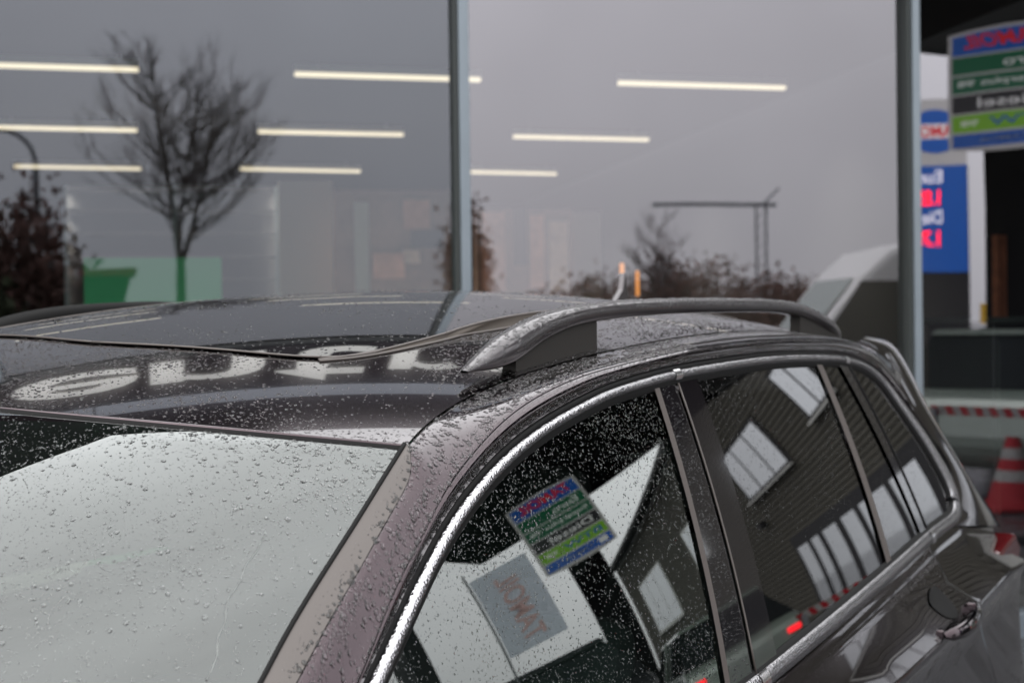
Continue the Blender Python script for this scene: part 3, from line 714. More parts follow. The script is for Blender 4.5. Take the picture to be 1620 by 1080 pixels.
# --- lower body side: shoulder, doors, quarter
_bx = np.r_[LOWC[::-1, 0][LOWC[::-1, 0] < 2.955], 3.0, 3.44, 3.7]; _bz = np.r_[LOWC[::-1, 1][LOWC[::-1, 0] < 2.955], 1.132, 1.062, 1.04]
def zbelt(x): return np.interp(x, _bx, _bz)
def char_z(x): return np.interp(x, [0, 1.2, 2.1, 2.4, 2.7, 2.9, 3.1, 3.4], [.93, .945, .962, .974, .990, 1.000, 1.005, .985])
def taper(x): return .0 + .035 * np.maximum(x - 2.5, 0) ** 2 / .9 + .05 * np.maximum(.3 - x, 0) ** 2
def side_profile(x):
    zb_ = zbelt(np.maximum(x, .47)); yb = -Sy(np.maximum(x, .3), zb_); zc = char_z(x); t = taper(x)
    rows = [(zb_ + .004, yb - .002), (zb_ - .006, yb + .008), (zb_ - .022, yb + .0125), (zb_ - .030, yb + .0165), (zb_ - .036, yb + .0215), (zb_ * .55 + min(zc, zb_ - .06) * .45 - .02, yb + .036 - t * .2),
            (zc + .010, .888 - t), (zc, .893 - t), (zc - .008, .890 - t), (zc - .03, .879 - t), (zc - .09, .872 - t), (.78, .875 - t), (.66, .884 - t), (.52, .880 - t), (.42, .862 - t), (.30, .83 - t)]
    return rows
XS = np.r_[np.linspace(-.55, .46, 14), np.linspace(.5, 3.0, 90), np.linspace(3.03, 3.16, 6)]
PR = np.array([[(x, -y, z) for z, y in side_profile(x)] for x in XS])       # [x, row]
def door(name, x0, x1, slant=0.):
    k = (XS >= x0 - 1e-6) & (XS <= x1 + 1e-6); return loft(name, list(PR[k]), 'paint', car)
xs_d = [(.46, 1.565), (1.575, 2.66)]
def reprofile(x0, x1, n): return np.array([[(x, -y, z) for z, y in side_profile(x)] for x in np.linspace(x0, x1, n)])
fender = loft('front_wing', list(reprofile(-.75, .44, 24)), 'paint', car)
fdoor = loft('front_door', list(reprofile(.446, 1.566, 40)), 'paint', car)
# rear door with a slanting rear edge above the character line
def slant_x(x, z):        # door gap: slopes rearwards as it falls
    return x
def rear_edge(z): return np.interp(z, [.3, .6, .768, .895, 1.029, 1.14], [2.99, 3.0, 2.965, 2.84, 2.68, 2.62])
rows_n = len(side_profile(1.)); 
def span(x0f, x1f, n):
    G = []
    for f in np.linspace(0, 1, n):
        ln = []
        for r in range(rows_n):
            x = 2.2
            for _ in range(4):
                z = side_profile(x)[r][0]; x = x0f(z) + (x1f(z) - x0f(z)) * f
            z, y = side_profile(x)[r]; ln.append((x, -y, z))
        G.append(ln)
    return np.array(G)
rdoor = loft('rear_door', list(span(lambda z: 1.574, lambda z: rear_edge(z) - .003, 44)), 'paint', car)
quarter = loft('rear_quarter_panel', list(span(lambda z: rear_edge(z) + .003, lambda z: 3.30 + .10 * max(0, 1.05 - z), 24)), 'paint', car)
# D-pillar: from the trim's rear edge back to the tailgate corner, then round the corner
dz = np.linspace(0, 1, 40)
TI = TOPC[-60:]; TIo = TI[:, :2] - inward(TI) * .002
lowq = np.array([(2.99, 1.150), (2.96, 1.142), (2.88, 1.134)])
edge_in = resample(np.vstack([C2[C2[:, 0] > 2.56][:1], C2[(C2[:, 0] > 2.56) & (C2[:, 0] < 2.75)], TIo[(TIo[:, 0] > 2.80)], lowq]), 60)
DS = [(2.72, 1.572), (2.893, 1.560), (2.952, 1.541), (2.984, 1.507), (2.996, 1.471), (3.02, 1.404), (3.104, 1.305), (3.245, 1.19), (3.36, 1.12), (3.44, 1.06)]
DSx = smooth_line(crom(DS, 60), 4)
e_in = Sp(edge_in[:, 0], edge_in[:, 1], np.full(60, .006)); e_out = Sp(DSx[:, 0], DSx[:, 1], np.full(60, .0)); 
CU_ = []
for f in np.linspace(0, 1, 9): CU_.append(e_in * (1 - f) + e_out * f + np.array([0, -.012, .004]) * 4 * f * (1 - f))
for k, (dx, dy) in enumerate(((.012, .006), (.022, .020), (.030, .045), (.034, .10), (.036, .25))):
    CU_.append(e_out + np.stack([np.full(60, dx), np.full(60, dy), np.where(DSx[:, 1] > 1.5, -.035 * (k + 1) / 5, .002 * k)], 1))
dp = loft('rear_pillar_panel', CU_, 'paint', car)
# roof spoiler, tail lamp, tailgate
sp_o = [Rp(2.86, y, 0.) for y in np.linspace(-.60, .60, 24)]
def sproof(x, dz_): return np.array([[x - .02 * abs(y) ** 2, y, float(Rz(min(x, 3.06), y)) + dz_] for y in np.linspace(-.598, .598, 30)])
loft('roof_spoiler', [sproof(2.90, -.004), sproof(2.93, .004), sproof(3.05, -.004), sproof(3.17, -.035), sproof(3.20, -.055), sproof(3.18, -.075), sproof(3.0, -.09)], 'paint', car)
MB().box(3.24, 3.30, -.62, .62, .55, 1.42).build('tailgate', 'paint', car, bevel=.02)
def lens_pts(z): 
    return None
tl = MB()
for zc, x0, x1 in ((1.0, 3.13, 3.42),):
    pr = [(x0, zc - .05), (x1 - .04, zc - .07), (x1, zc + .02), (x1 - .06, zc + .06), (x0 + .05, zc + .035)]
    tl.prism(pr, (0, -.832, 0), (1, 0, 0), (0, 0, 1), (0, .10, 0))
tl.build('tail_light', 'red_lens', car, bevel=.012)
# door handle; its cup is a dark disc painted for the shaded recess
def body_y(x, z):
    r_ = side_profile(x); zz_ = np.array([q_[0] for q_ in r_])[::-1]; yy_ = np.array([q_[1] for q_ in r_])[::-1]; return -float(np.interp(z, zz_, yy_))
def hand(name, x, z, door_o):
    cup = MB(); nn = 22; ring0 = []; ring1 = []
    for a in np.arange(nn) * 2 * math.pi / nn:
        px_, pz_ = x + .055 * math.cos(a), z + .034 + .030 * math.sin(a); ring0.append((px_, body_y(px_, pz_) - .003, pz_))
        px_, pz_ = x + .040 * math.cos(a), z + .034 + .021 * math.sin(a); ring1.append((px_, body_y(px_, pz_) - .0055, pz_))
    cup.add(ring0 + ring1, [(i, (i + 1) % nn, nn + (i + 1) % nn, nn + i) for i in range(nn)] + [tuple(range(nn, 2 * nn))])
    cup.build('cup_shade_disc', 'rubber', door_o, True)
    hx_ = np.linspace(-.125, .125, 25); sec = []
    for q_ in hx_:
        f = (q_ + .125) / .25; e_ = math.sin(math.pi * f); w_ = .004 + .013 * e_ ** .35; so2 = .006 + .030 * e_ ** .55; th = .003 + .006 * e_ ** .4
        zc_ = z + .06 * q_; yb_ = body_y(x + q_, zc_)
        sec.append([np.array([x + q_, yb_ - so2 - th * math.cos(a), zc_ + w_ * math.sin(a) - .004 * math.cos(a)]) for a in np.linspace(0, 2 * math.pi, 13)])
    h_ = loft('door_handle', sec, 'paint', door_o, True)
    for q_ in (-.115, .115):
        MB().box(x + q_ - .012, x + q_ + .012, body_y(x + q_, z) - .012, body_y(x + q_, z) + .01, z + .06 * q_ - .010, z + .06 * q_ + .010).build('handle_mount', 'paint', h_, bevel=.003)
    return h_
hand('door_handle', 2.535, .995, rdoor); hand('door_handle', 1.42, .955, fdoor)
# --- roof rails
RT = [(1.182, 1.549), (1.21, 1.563), (1.261, 1.588), (1.319, 1.607), (1.379, 1.622), (1.474, 1.636), (1.614, 1.645), (1.80, 1.650), (1.943, 1.652), (2.25, 1.653), (2.42, 1.648), (2.53, 1.636), (2.63, 1.616), (2.70, 1.597), (2.745, 1.581)]
RB = [(1.186, 1.546), (1.215, 1.547), (1.266, 1.549), (1.315, 1.560), (1.37, 1.582), (1.47, 1.604), (1.613, 1.616), (1.80, 1.6225), (1.943, 1.625), (2.25, 1.6265), (2.40, 1.622), (2.51, 1.610), (2.61, 1.592), (2.69, 1.574), (2.742, 1.566)]
def rail(yc, dz_, label, twist=0.):
    t_, b_ = smooth_line(crom(RT, 90), 3), smooth_line(crom(RB, 90), 3); sec = []
    for p, q_ in zip(t_, b_):
        f = min(1, (p[0] - 1.182) / .10, (2.745 - p[0]) / .10); wd = .006 + .015 * max(f, 0) ** .6
        c = (p + q_) / 2; h = max((p[1] - q_[1]) / 2, .002); row = []
        for a in np.linspace(0, 2 * math.pi, 17):
            sx = math.copysign(abs(math.cos(a)) ** .75, math.cos(a)); sz = math.copysign(abs(math.sin(a)) ** .75, math.sin(a))
            row.append((c[0] + (p[0] - q_[0]) / 2 * sz, yc + wd * sx, c[1] + h * sz + (dz_ if dz_ == 0 else dz_ - .06 * max(0, (c[0] - 1.75) / 1.0))))
        sec.append(row)
    r_ = loft('roof_rail', sec, 'rail_metal', car, True); r_['label'] = label
    for x0, x1 in ((1.30, 1.545), (2.46, 2.72)):
        ft = MB()
        xs_ = np.linspace(x0, x1, 10)
        zt_ = np.interp(xs_, b_[:, 0], b_[:, 1]) + dz_ + .002
        if x0 < 2: zt_ = np.minimum(zt_, Rz(xs_, -.57) + dz_ + .040 - .045 * (xs_ - x0) / .3 * 0)
        v = [(x, yc + s_ * .011, z) for s_ in (-1, 1) for x, z in zip(xs_, zt_)] + [(x, yc + s_ * .011, float(Rz(x, yc)) - .004) for s_ in (-1, 1) for x in xs_]
        f_ = []
        for i in range(9):
            f_ += [(20 + i, 21 + i, i + 1, i), (10 + i, 11 + i, 31 + i, 30 + i), (i, i + 1, 11 + i, 10 + i)]
        ft.add(v, f_ + [(0, 10, 30, 20), (9, 29, 39, 19)])
        ft.build('rail_foot', 'rail_foot', r_)
    return r_
railN = rail(-.574, 0, 'near roof rail with raindrops along its top')
railF = rail(.552, .018, 'far roof rail, only its dark top showing over the roof')
railF.data.materials[0] = M['rubber']
# aerial
MB().prism([(2.735, 1.652), (2.82, 1.655), (2.812, 1.70), (2.803, 1.733), (2.798, 1.733), (2.785, 1.69)], (0, -.008, 0), (1, 0, 0), (0, 0, 1), (0, .016, 0)).build('aerial_fin', 'rail_metal', car, bevel=.005)
# --- front end, cabin, wheels (mostly out of frame)
by = np.linspace(-.80, .80, 24)
loft('bonnet', [np.array([[-.12 + .43 * (y / .8) ** 2 * .7 - .02, y, 1.03 - .05 * (y / .8) ** 2] for y in by]), np.array([[-.35, y, 1.0 - .06 * (y / .8) ** 2] for y in by]), np.array([[-.65, y, .93 - .08 * (y / .8) ** 2] for y in by]), np.array([[-.85 + .1 * y * y, y, .80] for y in by])], 'paint', car)
MB().prism([(-.80, .25), (-.74, .2), (3.3, .2), (3.42, .3), (3.42, .62), (3.36, .75), (-.6, .75), (-.86, .78)], (0, -.80, 0), (1, 0, 0), (0, 0, 1), (0, 1.6, 0)).build('lower_body', 'cabin_dark', car, bevel=.03)
loft('far_side', [np.array([(x, -y, z) for x, y, z in PR[::4, r]]) for r in range(rows_n)], 'paint', car)
xx = np.linspace(.5, 2.95, 30)
loft('far_window', [np.array([[x, -float(Sy(x, z)) , z] for x in xx]) for z in np.linspace(1.10, 1.50, 6)], 'privacy_glass', car, True)
for wx in (0., 2.681):
    for sy in (-1, 1):
        wh = MB().tube([(wx, sy * .66, .345), (wx, sy * .68, .345), (wx, sy * .86, .345), (wx, sy * .88, .345)], [.32, .345, .345, .32], 32).build('wheel', 'tyre', car, True)
        MB().tube([(wx, sy * .87, .345), (wx, sy * .892, .345)], [.23, .2], 20).build('rim', 'galv', wh)
cab = MB(); cab.box(.3, 3.1, -.74, .74, .40, .52); cab.build('cabin_floor', 'cabin_dark', car)
db = MB().prism([(.05, 1.0), (.55, 1.05), (.70, 1.0), (.72, .8), (.4, .6), (.05, .6)], (0, -.72, 0), (1, 0, 0), (0, 0, 1), (0, 1.44, 0)).build('dashboard', 'cabin_dark', car, bevel=.03)
for xs_, ys_ in ((1.35, -.37), (1.35, .37), (2.25, -.37), (2.25, .37)):
    st = MB().prism([(xs_ - .5, .55), (xs_, .5), (xs_ + .12, .6), (xs_ + .30, 1.12), (xs_ + .22, 1.16), (xs_ + .05, .72), (xs_ - .5, .70)], (0, ys_ - .25, 0), (1, 0, 0), (0, 0, 1), (0, .5, 0)).build('seat', 'cabin_dark', car, bevel=.05)
    MB().prism([(xs_ + .22, 1.19), (xs_ + .33, 1.18), (xs_ + .36, 1.36), (xs_ + .27, 1.38)], (0, ys_ - .13, 0), (1, 0, 0), (0, 0, 1), (0, .26, 0)).build('headrest', 'cabin_dark', st, bevel=.03)
MB().tube([np.array([.80 + .08 * math.sin(a), -.37 + .185 * math.cos(a), 1.0 + .17 * math.sin(a)]) for a in np.linspace(0, 2 * math.pi, 33)], .016, 8, False).build('steering_wheel', 'cabin_dark', car, True)
hl = patch('headliner', [(1.0, -.58), (2.9, -.56), (2.9, .56), (1.0, .58)], Rp, Rn, 'cabin_grey', car, .2, -.03)

# ------------------------------------------------------------------ forecourt behind the camera (seen in the reflections)
def local_frame(az):                                  # unit vector along a compass angle from +Y towards +X
    a = rad(az); return np.array([math.sin(a), math.cos(a), 0])
def mirror(u, v, Lm):                                 # where a thing seen in the shop glass really stands
    V = CAM + ray(u, v) * Lm; return V - 2 * ((V - F0) @ FN) * FN
# canopy
A1, A2 = np.array([17.7, .23, 0]), np.array([12.85, -10.85, 0]); cdir = (A2 - A1) / np.linalg.norm(A2 - A1); cper = np.array([-.916, .401, 0]) 
can = empty('forecourt_canopy', tuple(A1)); inv = Matrix.Translation(can.location).inverted()
cl = np.linalg.norm(A2 - A1)
adopt(MB().obox(A1 + 5.00 * UP, cdir * cl, cper * 6.5, .5 * UP).build('deck', 'canopy_dark'), can, inv)
for o_, v_ in ((A1 + cper * -.06, cdir * cl), (A1 + cper * 6.5, cdir * cl)):
    adopt(MB().obox(o_ + 4.94 * UP, v_, cper * .055, .75 * UP).build('edge_band', 'canopy_edge'), can, inv)
for o_ in (A1 - cdir * .06, A2):
    adopt(MB().obox(o_ + 4.94 * UP, cper * 6.5, cdir * .055, .75 * UP).build('edge_band', 'canopy_edge'), can, inv)
for f, g_ in ((.04, 6.1), (.96, 6.1)):
    c_ = A1 + cdir * cl * f + cper * g_
    adopt(MB().obox(c_ - np.array([.15, .15, 0]), (.3, 0, 0), (0, .3, 0), 4.995 * UP).build('column', 'canopy_edge'), can, inv)
tag(can, 'dark flat canopy over the pumps mirrored in the side windows', 'canopy')

# price sign: a board on a broad dark pillar
def sign_frame(pos, face_az):
    n_ = local_frame(face_az); ax = np.cross(UP, n_); return np.array(pos, float), ax, n_
so_, sax, sn = sign_frame((14.35, -9.83, 0), 308)
sg = empty('price_sign', tuple(so_)); inv = Matrix.Translation(sg.location).inverted()
SW, Z0, Z1 = 1.52, 4.04, 5.66
def sb(a, b2, n0, n1, z0, z1, name, mat, par=None, bev=0, iv=None):
    return adopt(MB().obox(so_ + a * sax + n0 * sn + z0 * UP, (b2 - a) * sax, (n1 - n0) * sn, (z1 - z0) * UP).build(name, mat, bevel=bev), par or sg, inv if iv is None else iv)
sb(-.34, .34, -.55, -.13, .05, 4.9, 'pillar', 'canopy_dark')
arc = lambda q: .055 * (1 - (2 * q) ** 2)
prof = [(-SW / 2, Z0 + .06)] + [(SW * q, Z0 + .06 - arc(q)) for q in np.linspace(-.45, .45, 9)] + [(SW / 2, Z0 + .06), (SW / 2, Z1 - .10)] + [(SW * q, Z1 - .10 + arc(q)) for q in np.linspace(.45, -.45, 9)] + [(-SW / 2, Z1 - .10)]
board = adopt(MB().prism(prof, so_ - .12 * sn, sax, UP, .12 * sn).build('board', 'sign_grey', bevel=.01), sg, inv)
IW = SW - .13
bt = [(-IW / 2, Z1 - .38)] + [(IW / 2, Z1 - .38), (IW / 2, Z1 - .135)] + [(IW * q, Z1 - .145 + arc(q) * .95) for q in np.linspace(.47, -.47, 9)] + [(-IW / 2, Z1 - .135)]
adopt(MB().prism(bt, so_ + .003 * sn, sax, UP, .012 * sn).build('top_panel', 'sign_blue'), sg, inv)
def sign_text(s, mat, a, b2, z0, z1, shear=0., o_=None, ax_=None, n_=None, par=None, iv=None, bold=.01, nd=.022):
    ob = text_obj('lettering', s, mat, b2 - a, z1 - z0, (so_ if o_ is None else o_) + a * (sax if ax_ is None else ax_) + nd * (sn if n_ is None else n_) + z0 * UP, sax if ax_ is None else ax_, UP, 0, None, shear, bold)
    return adopt(ob, par or sg, inv if iv is None else iv)
sign_text('TAMOIL', 'sign_red', -.54, .54, Z1 - .31, Z1 - .13, .35, bold=.03)
zz = [Z1 - .39, Z1 - .64, Z1 - .88, Z1 - 1.13, Z1 - 1.375, Z1 - 1.57]
for k, (mt, tx, a, b2, tm, hh) in enumerate((('sign_green', 'Euro', -.55, .0, 'sign_white', .12), ('sign_green', 'Superplus 98', -.62, .62, 'sign_white', .10), ('sign_black', 'Diesel', -.55, .35, 'sign_white', .13), ('sign_lime', 'BTW', -.60, .20, 'sign_blue', .11), ('sign_blue', 'TAMOIL', -.30, .35, 'pale_blue', .06))):
    sb(-IW / 2, IW / 2, .003, .015, zz[k + 1] + .015, zz[k] - .015, 'panel', mt)
    m_ = (zz[k] + zz[k + 1]) / 2
    sign_text(tx, tm, a, b2, m_ - hh / 2, m_ + hh / 2)
sign_text('98', 'sign_white', .34, .58, (zz[3] + zz[4]) / 2 - .04, (zz[3] + zz[4]) / 2 + .04)
sb(-.6, -.42, .016, .02, zz[5] + .05, zz[5] + .15, 'emblem', 'sign_white')
sg.location = (11.07, -7.56, -.04); sg.scale = (.85, .85, .85)
tag(sg, 'fuel price board with blue, green, black and lime panels on a pillar', 'sign')

# price totem with the oval emblem and red figures
tpos = mirror_pane(1482, 480, 40.)
to_, tax, tn = sign_frame((tpos[0], tpos[1], 0), math.degrees(math.atan2(7 - tpos[0], 0 - tpos[1])))
tt = empty('price_totem', tuple(to_)); inv2 = Matrix.Translation(tt.location).inverted()
def tb(a, b2, n0, n1, z0, z1, name, mat): return adopt(MB().obox(to_ + a * tax + n0 * tn + z0 * UP, (b2 - a) * tax, (n1 - n0) * tn, (z1 - z0) * UP).build(name, mat), tt, inv2)
tb(-.72, .72, -.3, 0, 3.45, 4.55, 'body', 'sign_grey'); tb(-.74, .74, -.28, -.004, .2, 3.448, 'shaft', 'canopy_edge'); tb(-.5, .5, -.25, -.05, 0, .195, 'foot', 'canopy_dark')
ov = [(.62 * math.cos(a), 4.02 + .36 * math.sin(a)) for a in np.linspace(0, 2 * math.pi, 33)[:-1]]
adopt(MB().prism(ov, to_ + .003 * tn, tax, UP, .012 * tn).build('oval_emblem', 'sign_blue'), tt, inv2)
tb(-.66, .66, .016, .024, 3.90, 4.14, 'emblem_band', 'sign_white')
sign_text('TAMOIL', 'sign_red', -.6, .6, 3.92, 4.12, .1, to_, tax, tn, tt, inv2, .03, .028)
tb(-.72, .72, .003, .012, 1.73, 3.46, 'price_panel', 'sign_blue')
for k, (tx, pr_) in enumerate((('Euro', '1.859'), ('Diesel', '1.785'))):
    zt = 3.27 - k * .66
    sign_text(tx, 'led_white', -.15, .60, zt - .10, zt + .11, 0, to_, tax, tn, tt, inv2, .01, .018)
    sign_text(pr_, 'led_red', -.10, .60, zt - .47, zt - .21, 0, to_, tax, tn, tt, inv2, .03, .018)
tt.scale = (1.12, 1.12, 1.64)
tag(tt, 'blue price totem with a white oval emblem and red lit figures', 'sign')

# pale banner on a post beside the price board
bp_ = np.array([6.45, -5.25, 0]); e_ = empty('pale_banner', tuple(bp_)); iv = Matrix.Translation(e_.location).inverted()
bn_ = local_frame(306); ba_ = np.cross(UP, bn_)
adopt(MB().obox(bp_ - ba_ * .27 + 1.98 * UP, ba_ * .58, bn_ * .02, .88 * UP).build('cloth', 'pale_blue'), e_, iv)
adopt(MB().tube([bp_ + ba_ * .335 + bn_ * .01, bp_ + ba_ * .335 + bn_ * .01 + 2.95 * UP], .012, 8).build('post', 'galv'), e_, iv)
adopt(text_obj('lettering', 'TAMOIL', 'faded_red', .70, .22, bp_ + ba_ * .12 + bn_ * .024 + 2.06 * UP, UP, -ba_, 0, None, .2, .02), e_, iv)
tag(e_, 'pale blue banner with faded red lettering beside the price board', 'banner')

# neighbouring house with boarded walls, set back behind the shop
W0 = np.array([19.2, -4.05, 0]); Wd = np.array([.690, -.724, 0]); Wd /= np.linalg.norm(Wd); Wn = np.array([Wd[1], -Wd[0], 0])   # Wn faces the forecourt
if Wn @ (np.array([1., -1, 0]) - W0) < 0: Wn = -Wn
hs_ = empty('boarded_house', tuple(W0 + Wd * 12)); inv3 = Matrix.Translation(hs_.location).inverted()
def wbox(mb, a, b2, n0, n1, z0, z1): return mb.obox(W0 + a * Wd + n0 * Wn + z0 * UP, (b2 - a) * Wd, (n1 - n0) * Wn, (z1 - z0) * UP)
WL, WR, WT = -2.5, 31., 7.85
adopt(wbox(MB(), WL, WR, -7., -.06, 0, WT).build('wall', 'siding_trim'), hs_, inv3)
# lapped boards as real wedges, one mesh: too fine to pick apart in the photo
bd = MB(); pitch = .155
for z in np.arange(0., WT - .1, pitch):
    bd.add([W0 + WL * Wd - .055 * Wn + z * UP, W0 + WR * Wd - .055 * Wn + z * UP, W0 + WR * Wd + .0 * Wn + z * UP, W0 + WL * Wd + .0 * Wn + z * UP,
            W0 + WL * Wd - .045 * Wn + (z + pitch) * UP, W0 + WR * Wd - .045 * Wn + (z + pitch) * UP], [(0, 1, 2, 3), (3, 2, 5, 4)])
tag(adopt(bd.build('lap_boards', 'siding'), hs_, inv3), kind='stuff')
def hwindow(a, b2, z0, z1, cuts, sill=True, fr='siding_trim'):
    f_ = adopt(wbox(MB(), a - .1, b2 + .1, -.04, .035, z0 - .1, z1 + .1).build('window', fr), hs_, inv3)
    cs = [a, *cuts, b2]
    for p, q_ in zip(cs[:-1], cs[1:]):
        wbox(MB(), p + .05, q_ - .05, .038, .046, z0, z1).build('pane', 'house_glass', f_)
    if sill: wbox(MB(), a - .15, b2 + .15, .038, .14, z0 - .16, z0 - .1).build('sill', 'siding_trim', f_)
hwindow(4.85, 7.95, 4.32, 5.72, (5.85, 6.95), fr='dark_frame'); hwindow(1.0, 2.6, 4.62, 5.9, (1.8,), fr='dark_frame'); hwindow(-1.6, -.4, 4.62, 5.9, ())
hwindow(22., 27.8, 3.2, 5.9, (24, 26)); hwindow(14.5, 16.5, 4.3, 5.7, (15.5,))
f_ = adopt(wbox(MB(), -.6, 7.4, -.04, .03, .02, 2.62).build('shop_front', 'dark_frame'), hs_, inv3)
for p, q_ in ((6.55, 7.2), (5.85, 6.3), (4.75, 5.55), (3.65, 4.4), (1.9, 3.35), (.2, 1.6)):
    wbox(MB(), p, q_, .033, .045, .25, 2.25).build('pane', 'house_glass', f_)
lm = adopt(wbox(MB(), 8.08, 8.26, .003, .18, 3.36, 3.56).build('wall_lamp', 'dark_frame'), hs_, inv3)
adopt(wbox(MB(), WL - .2, WR + .2, -.02, .45, WT, WT + .22).build('gutter', 'dark_frame'), hs_, inv3)
adopt(MB().prism([(.5, WT + .05), (-3.6, WT + 2.4), (-7.5, WT + .05)], W0 + (WL - .3) * Wd + .0 * UP, Wn, UP, (WR - WL + .6) * Wd).build('roof', 'roof_tile'), hs_, inv3)
tag(hs_, 'large house clad in level boards mirrored in the rear side windows', 'house')

# vehicles
def vehicle(name, pos, heading_az, mat, kind, label, cat, lights=False):
    e_ = empty(name, (pos[0], pos[1], 0), 0)
    f_ = local_frame(heading_az); e_.rotation_euler = (0, 0, math.atan2(f_[1], f_[0]))
    if kind == 'van':
        body = [(-2.7, .35), (2.55, .35), (2.75, .55), (2.72, .95), (2.35, 1.15), (1.55, 2.15), (1.15, 2.50), (.6, 2.62), (-2.6, 2.62), (-2.72, 2.4)]; W = .98
        wins = [[(2.16, 1.22), (1.56, 2.08), (.62, 2.08), (.62, 1.22)]]; ws = ((2.34, 1.2), (1.58, 2.12)); wb = (-1.75, 1.75); wr = .35; tail = (-2.72, 1.0)
    else:
        body = [(-2.0, .30), (2.0, .30), (2.15, .45), (2.1, .72), (1.9, .84), (1.0, .98), (-1.85, 1.02), (-2.1, .92), (-2.14, .5)]; W = .86
        wins = None; wb = (-1.3, 1.3); wr = .32; tail = (-2.12, .86)
    n_ = len(body); MBb = MB().prism(body, (0, -W, 0), (1, 0, 0), (0, 0, 1), (0, 2 * W, 0)); MBb.build('body', mat, e_, bevel=.09)
    if kind == 'van':
        for sy in (-1, 1):
            for wn_ in wins: MB().prism(wn_, (0, sy * W + (0 if sy > 0 else -.006), 0), (1, 0, 0), (0, 0, 1), (0, .006, 0)).build('side_window', 'car_window', e_)
        (xa, za), (xb, zb_) = ws; d_ = np.array([-(zb_ - za), 0, (xb - xa)]); d_ = -d_ / np.linalg.norm(d_) * .012
        if d_[0] < 0: d_ = -d_
        MB().add([np.array(q_) + d_ for q_ in ((xa, -.82, za), (xa, .82, za), (xb, .74, zb_), (xb, -.74, zb_))], [(0, 1, 2, 3)]).build('windscreen', 'van_glass', e_)
    else:
        g0 = [(1.05, .97), (.30, 1.40), (-1.35, 1.43), (-1.95, 1.02)]
        lo = [(x, s_ * (W - .04), z) for s_ in (-1, 1) for x, z in (g0[0], g0[3])]
        gv = [(1.05, -W + .04, .95), (1.05, W - .04, .95), (-1.95, W - .04, .99), (-1.95, -W + .04, .99), (.25, -W + .2, 1.43), (.25, W - .2, 1.43), (-1.45, W - .2, 1.45), (-1.45, -W + .2, 1.45)]
        MB().add(gv, [(0, 1, 5, 4), (1, 2, 6, 5), (2, 3, 7, 6), (3, 0, 4, 7)]).build('windows', 'car_window', e_)
        MB().add([(.3, -W + .19, 1.435), (.3, W - .19, 1.435), (-1.5, W - .19, 1.455), (-1.5, -W + .19, 1.455), (.25, -W + .24, 1.48), (.25, W - .24, 1.48), (-1.45, W - .24, 1.50), (-1.45, -W + .24, 1.50)], [(0, 1, 5, 4), (1, 2, 6, 5), (2, 3, 7, 6), (3, 0, 4, 7), (4, 5, 6, 7)]).build('roof', mat, e_)
        for sy in (-1, 1):
            MB().tube([(-.35, sy * (W - .035), .99), (-.42, sy * (W - .195), 1.46)], .035, 6).build('pillar', mat, e_)
    for x in wb:
        for sy in (-1, 1):
            wh = MB().tube([(x, sy * (W - .18), wr), (x, sy * (W + .012), wr)], wr, 24).build('wheel', 'tyre', e_); MB().tube([(x, sy * (W + .01), wr), (x, sy * (W + .025), wr)], wr * .62, 16).build('rim', 'galv', wh)
    for sy in (-1, 1):
        MB().obox((tail[0] - .035, sy * (W - .16) - .075, tail[1] - .10), (.05, 0, 0), (0, .15, 0), (0, 0, .07)).build('tail_light', 'red_glow' if lights else 'red_lens', e_, bevel=.015)
        MB().obox(((2.7 if kind == 'van' else 2.06), sy * (W - .2) - .14, .72 if kind == 'van' else .60), (.06, 0, 0), (0, .28, 0), (0, 0, .14)).build('headlight', 'sign_white', e_, bevel=.015)
    tag(e_, label, cat); return e_
p_ = (np.array([9.66, -4.05, 0]) + np.array([8.67, -5.2, 0])) / 2; h_ = np.array([.75, -.66, 0])
vehicle('hatchback', p_ + h_ * 2.2, math.degrees(math.atan2(h_[0], h_[1])), 'car_green_grey', 'car', 'grey green hatchback with red tail lights lit, mirrored in the side windows', 'car', True)
vehicle('parked_car', (15.2, -12.9), 60, 'car_silver', 'car', 'silver parked car mirrored in the slanted pane', 'car')
vehicle('dark_car', (8.6, -7.7), 150, 'car_dark', 'car', 'black car mirrored low in the front side window', 'car').scale = (1, 1.05, 1.28)
vp = mirror(1500, 500, 20.)
vh = math.degrees(math.atan2(FT[0], FT[1])) + 180
vehicle('white_van', (vp[0], vp[1]), vh - 6, 'van_white', 'van', 'white van mirrored at the right end of the shop glass', 'van')
# yellow board far behind the silver car
yb_ = np.array([17.5, -16.2, 0]); e_ = empty('yellow_board', tuple(yb_)); iv = Matrix.Translation(e_.location).inverted()
ya = np.cross(UP, local_frame(325))
adopt(MB().obox(yb_ - ya * 2. + 1.5 * UP, ya * 4, local_frame(325) * .06, .35 * UP).build('board', 'yellow'), e_, iv)
for f in (-1.8, 1.7): adopt(MB().obox(yb_ + ya * f, ya * .08, local_frame(325) * -.06, 1.9 * UP).build('post', 'galv'), e_, iv)
tag(e_, 'long yellow board on posts mirrored in the slanted pane', 'board')

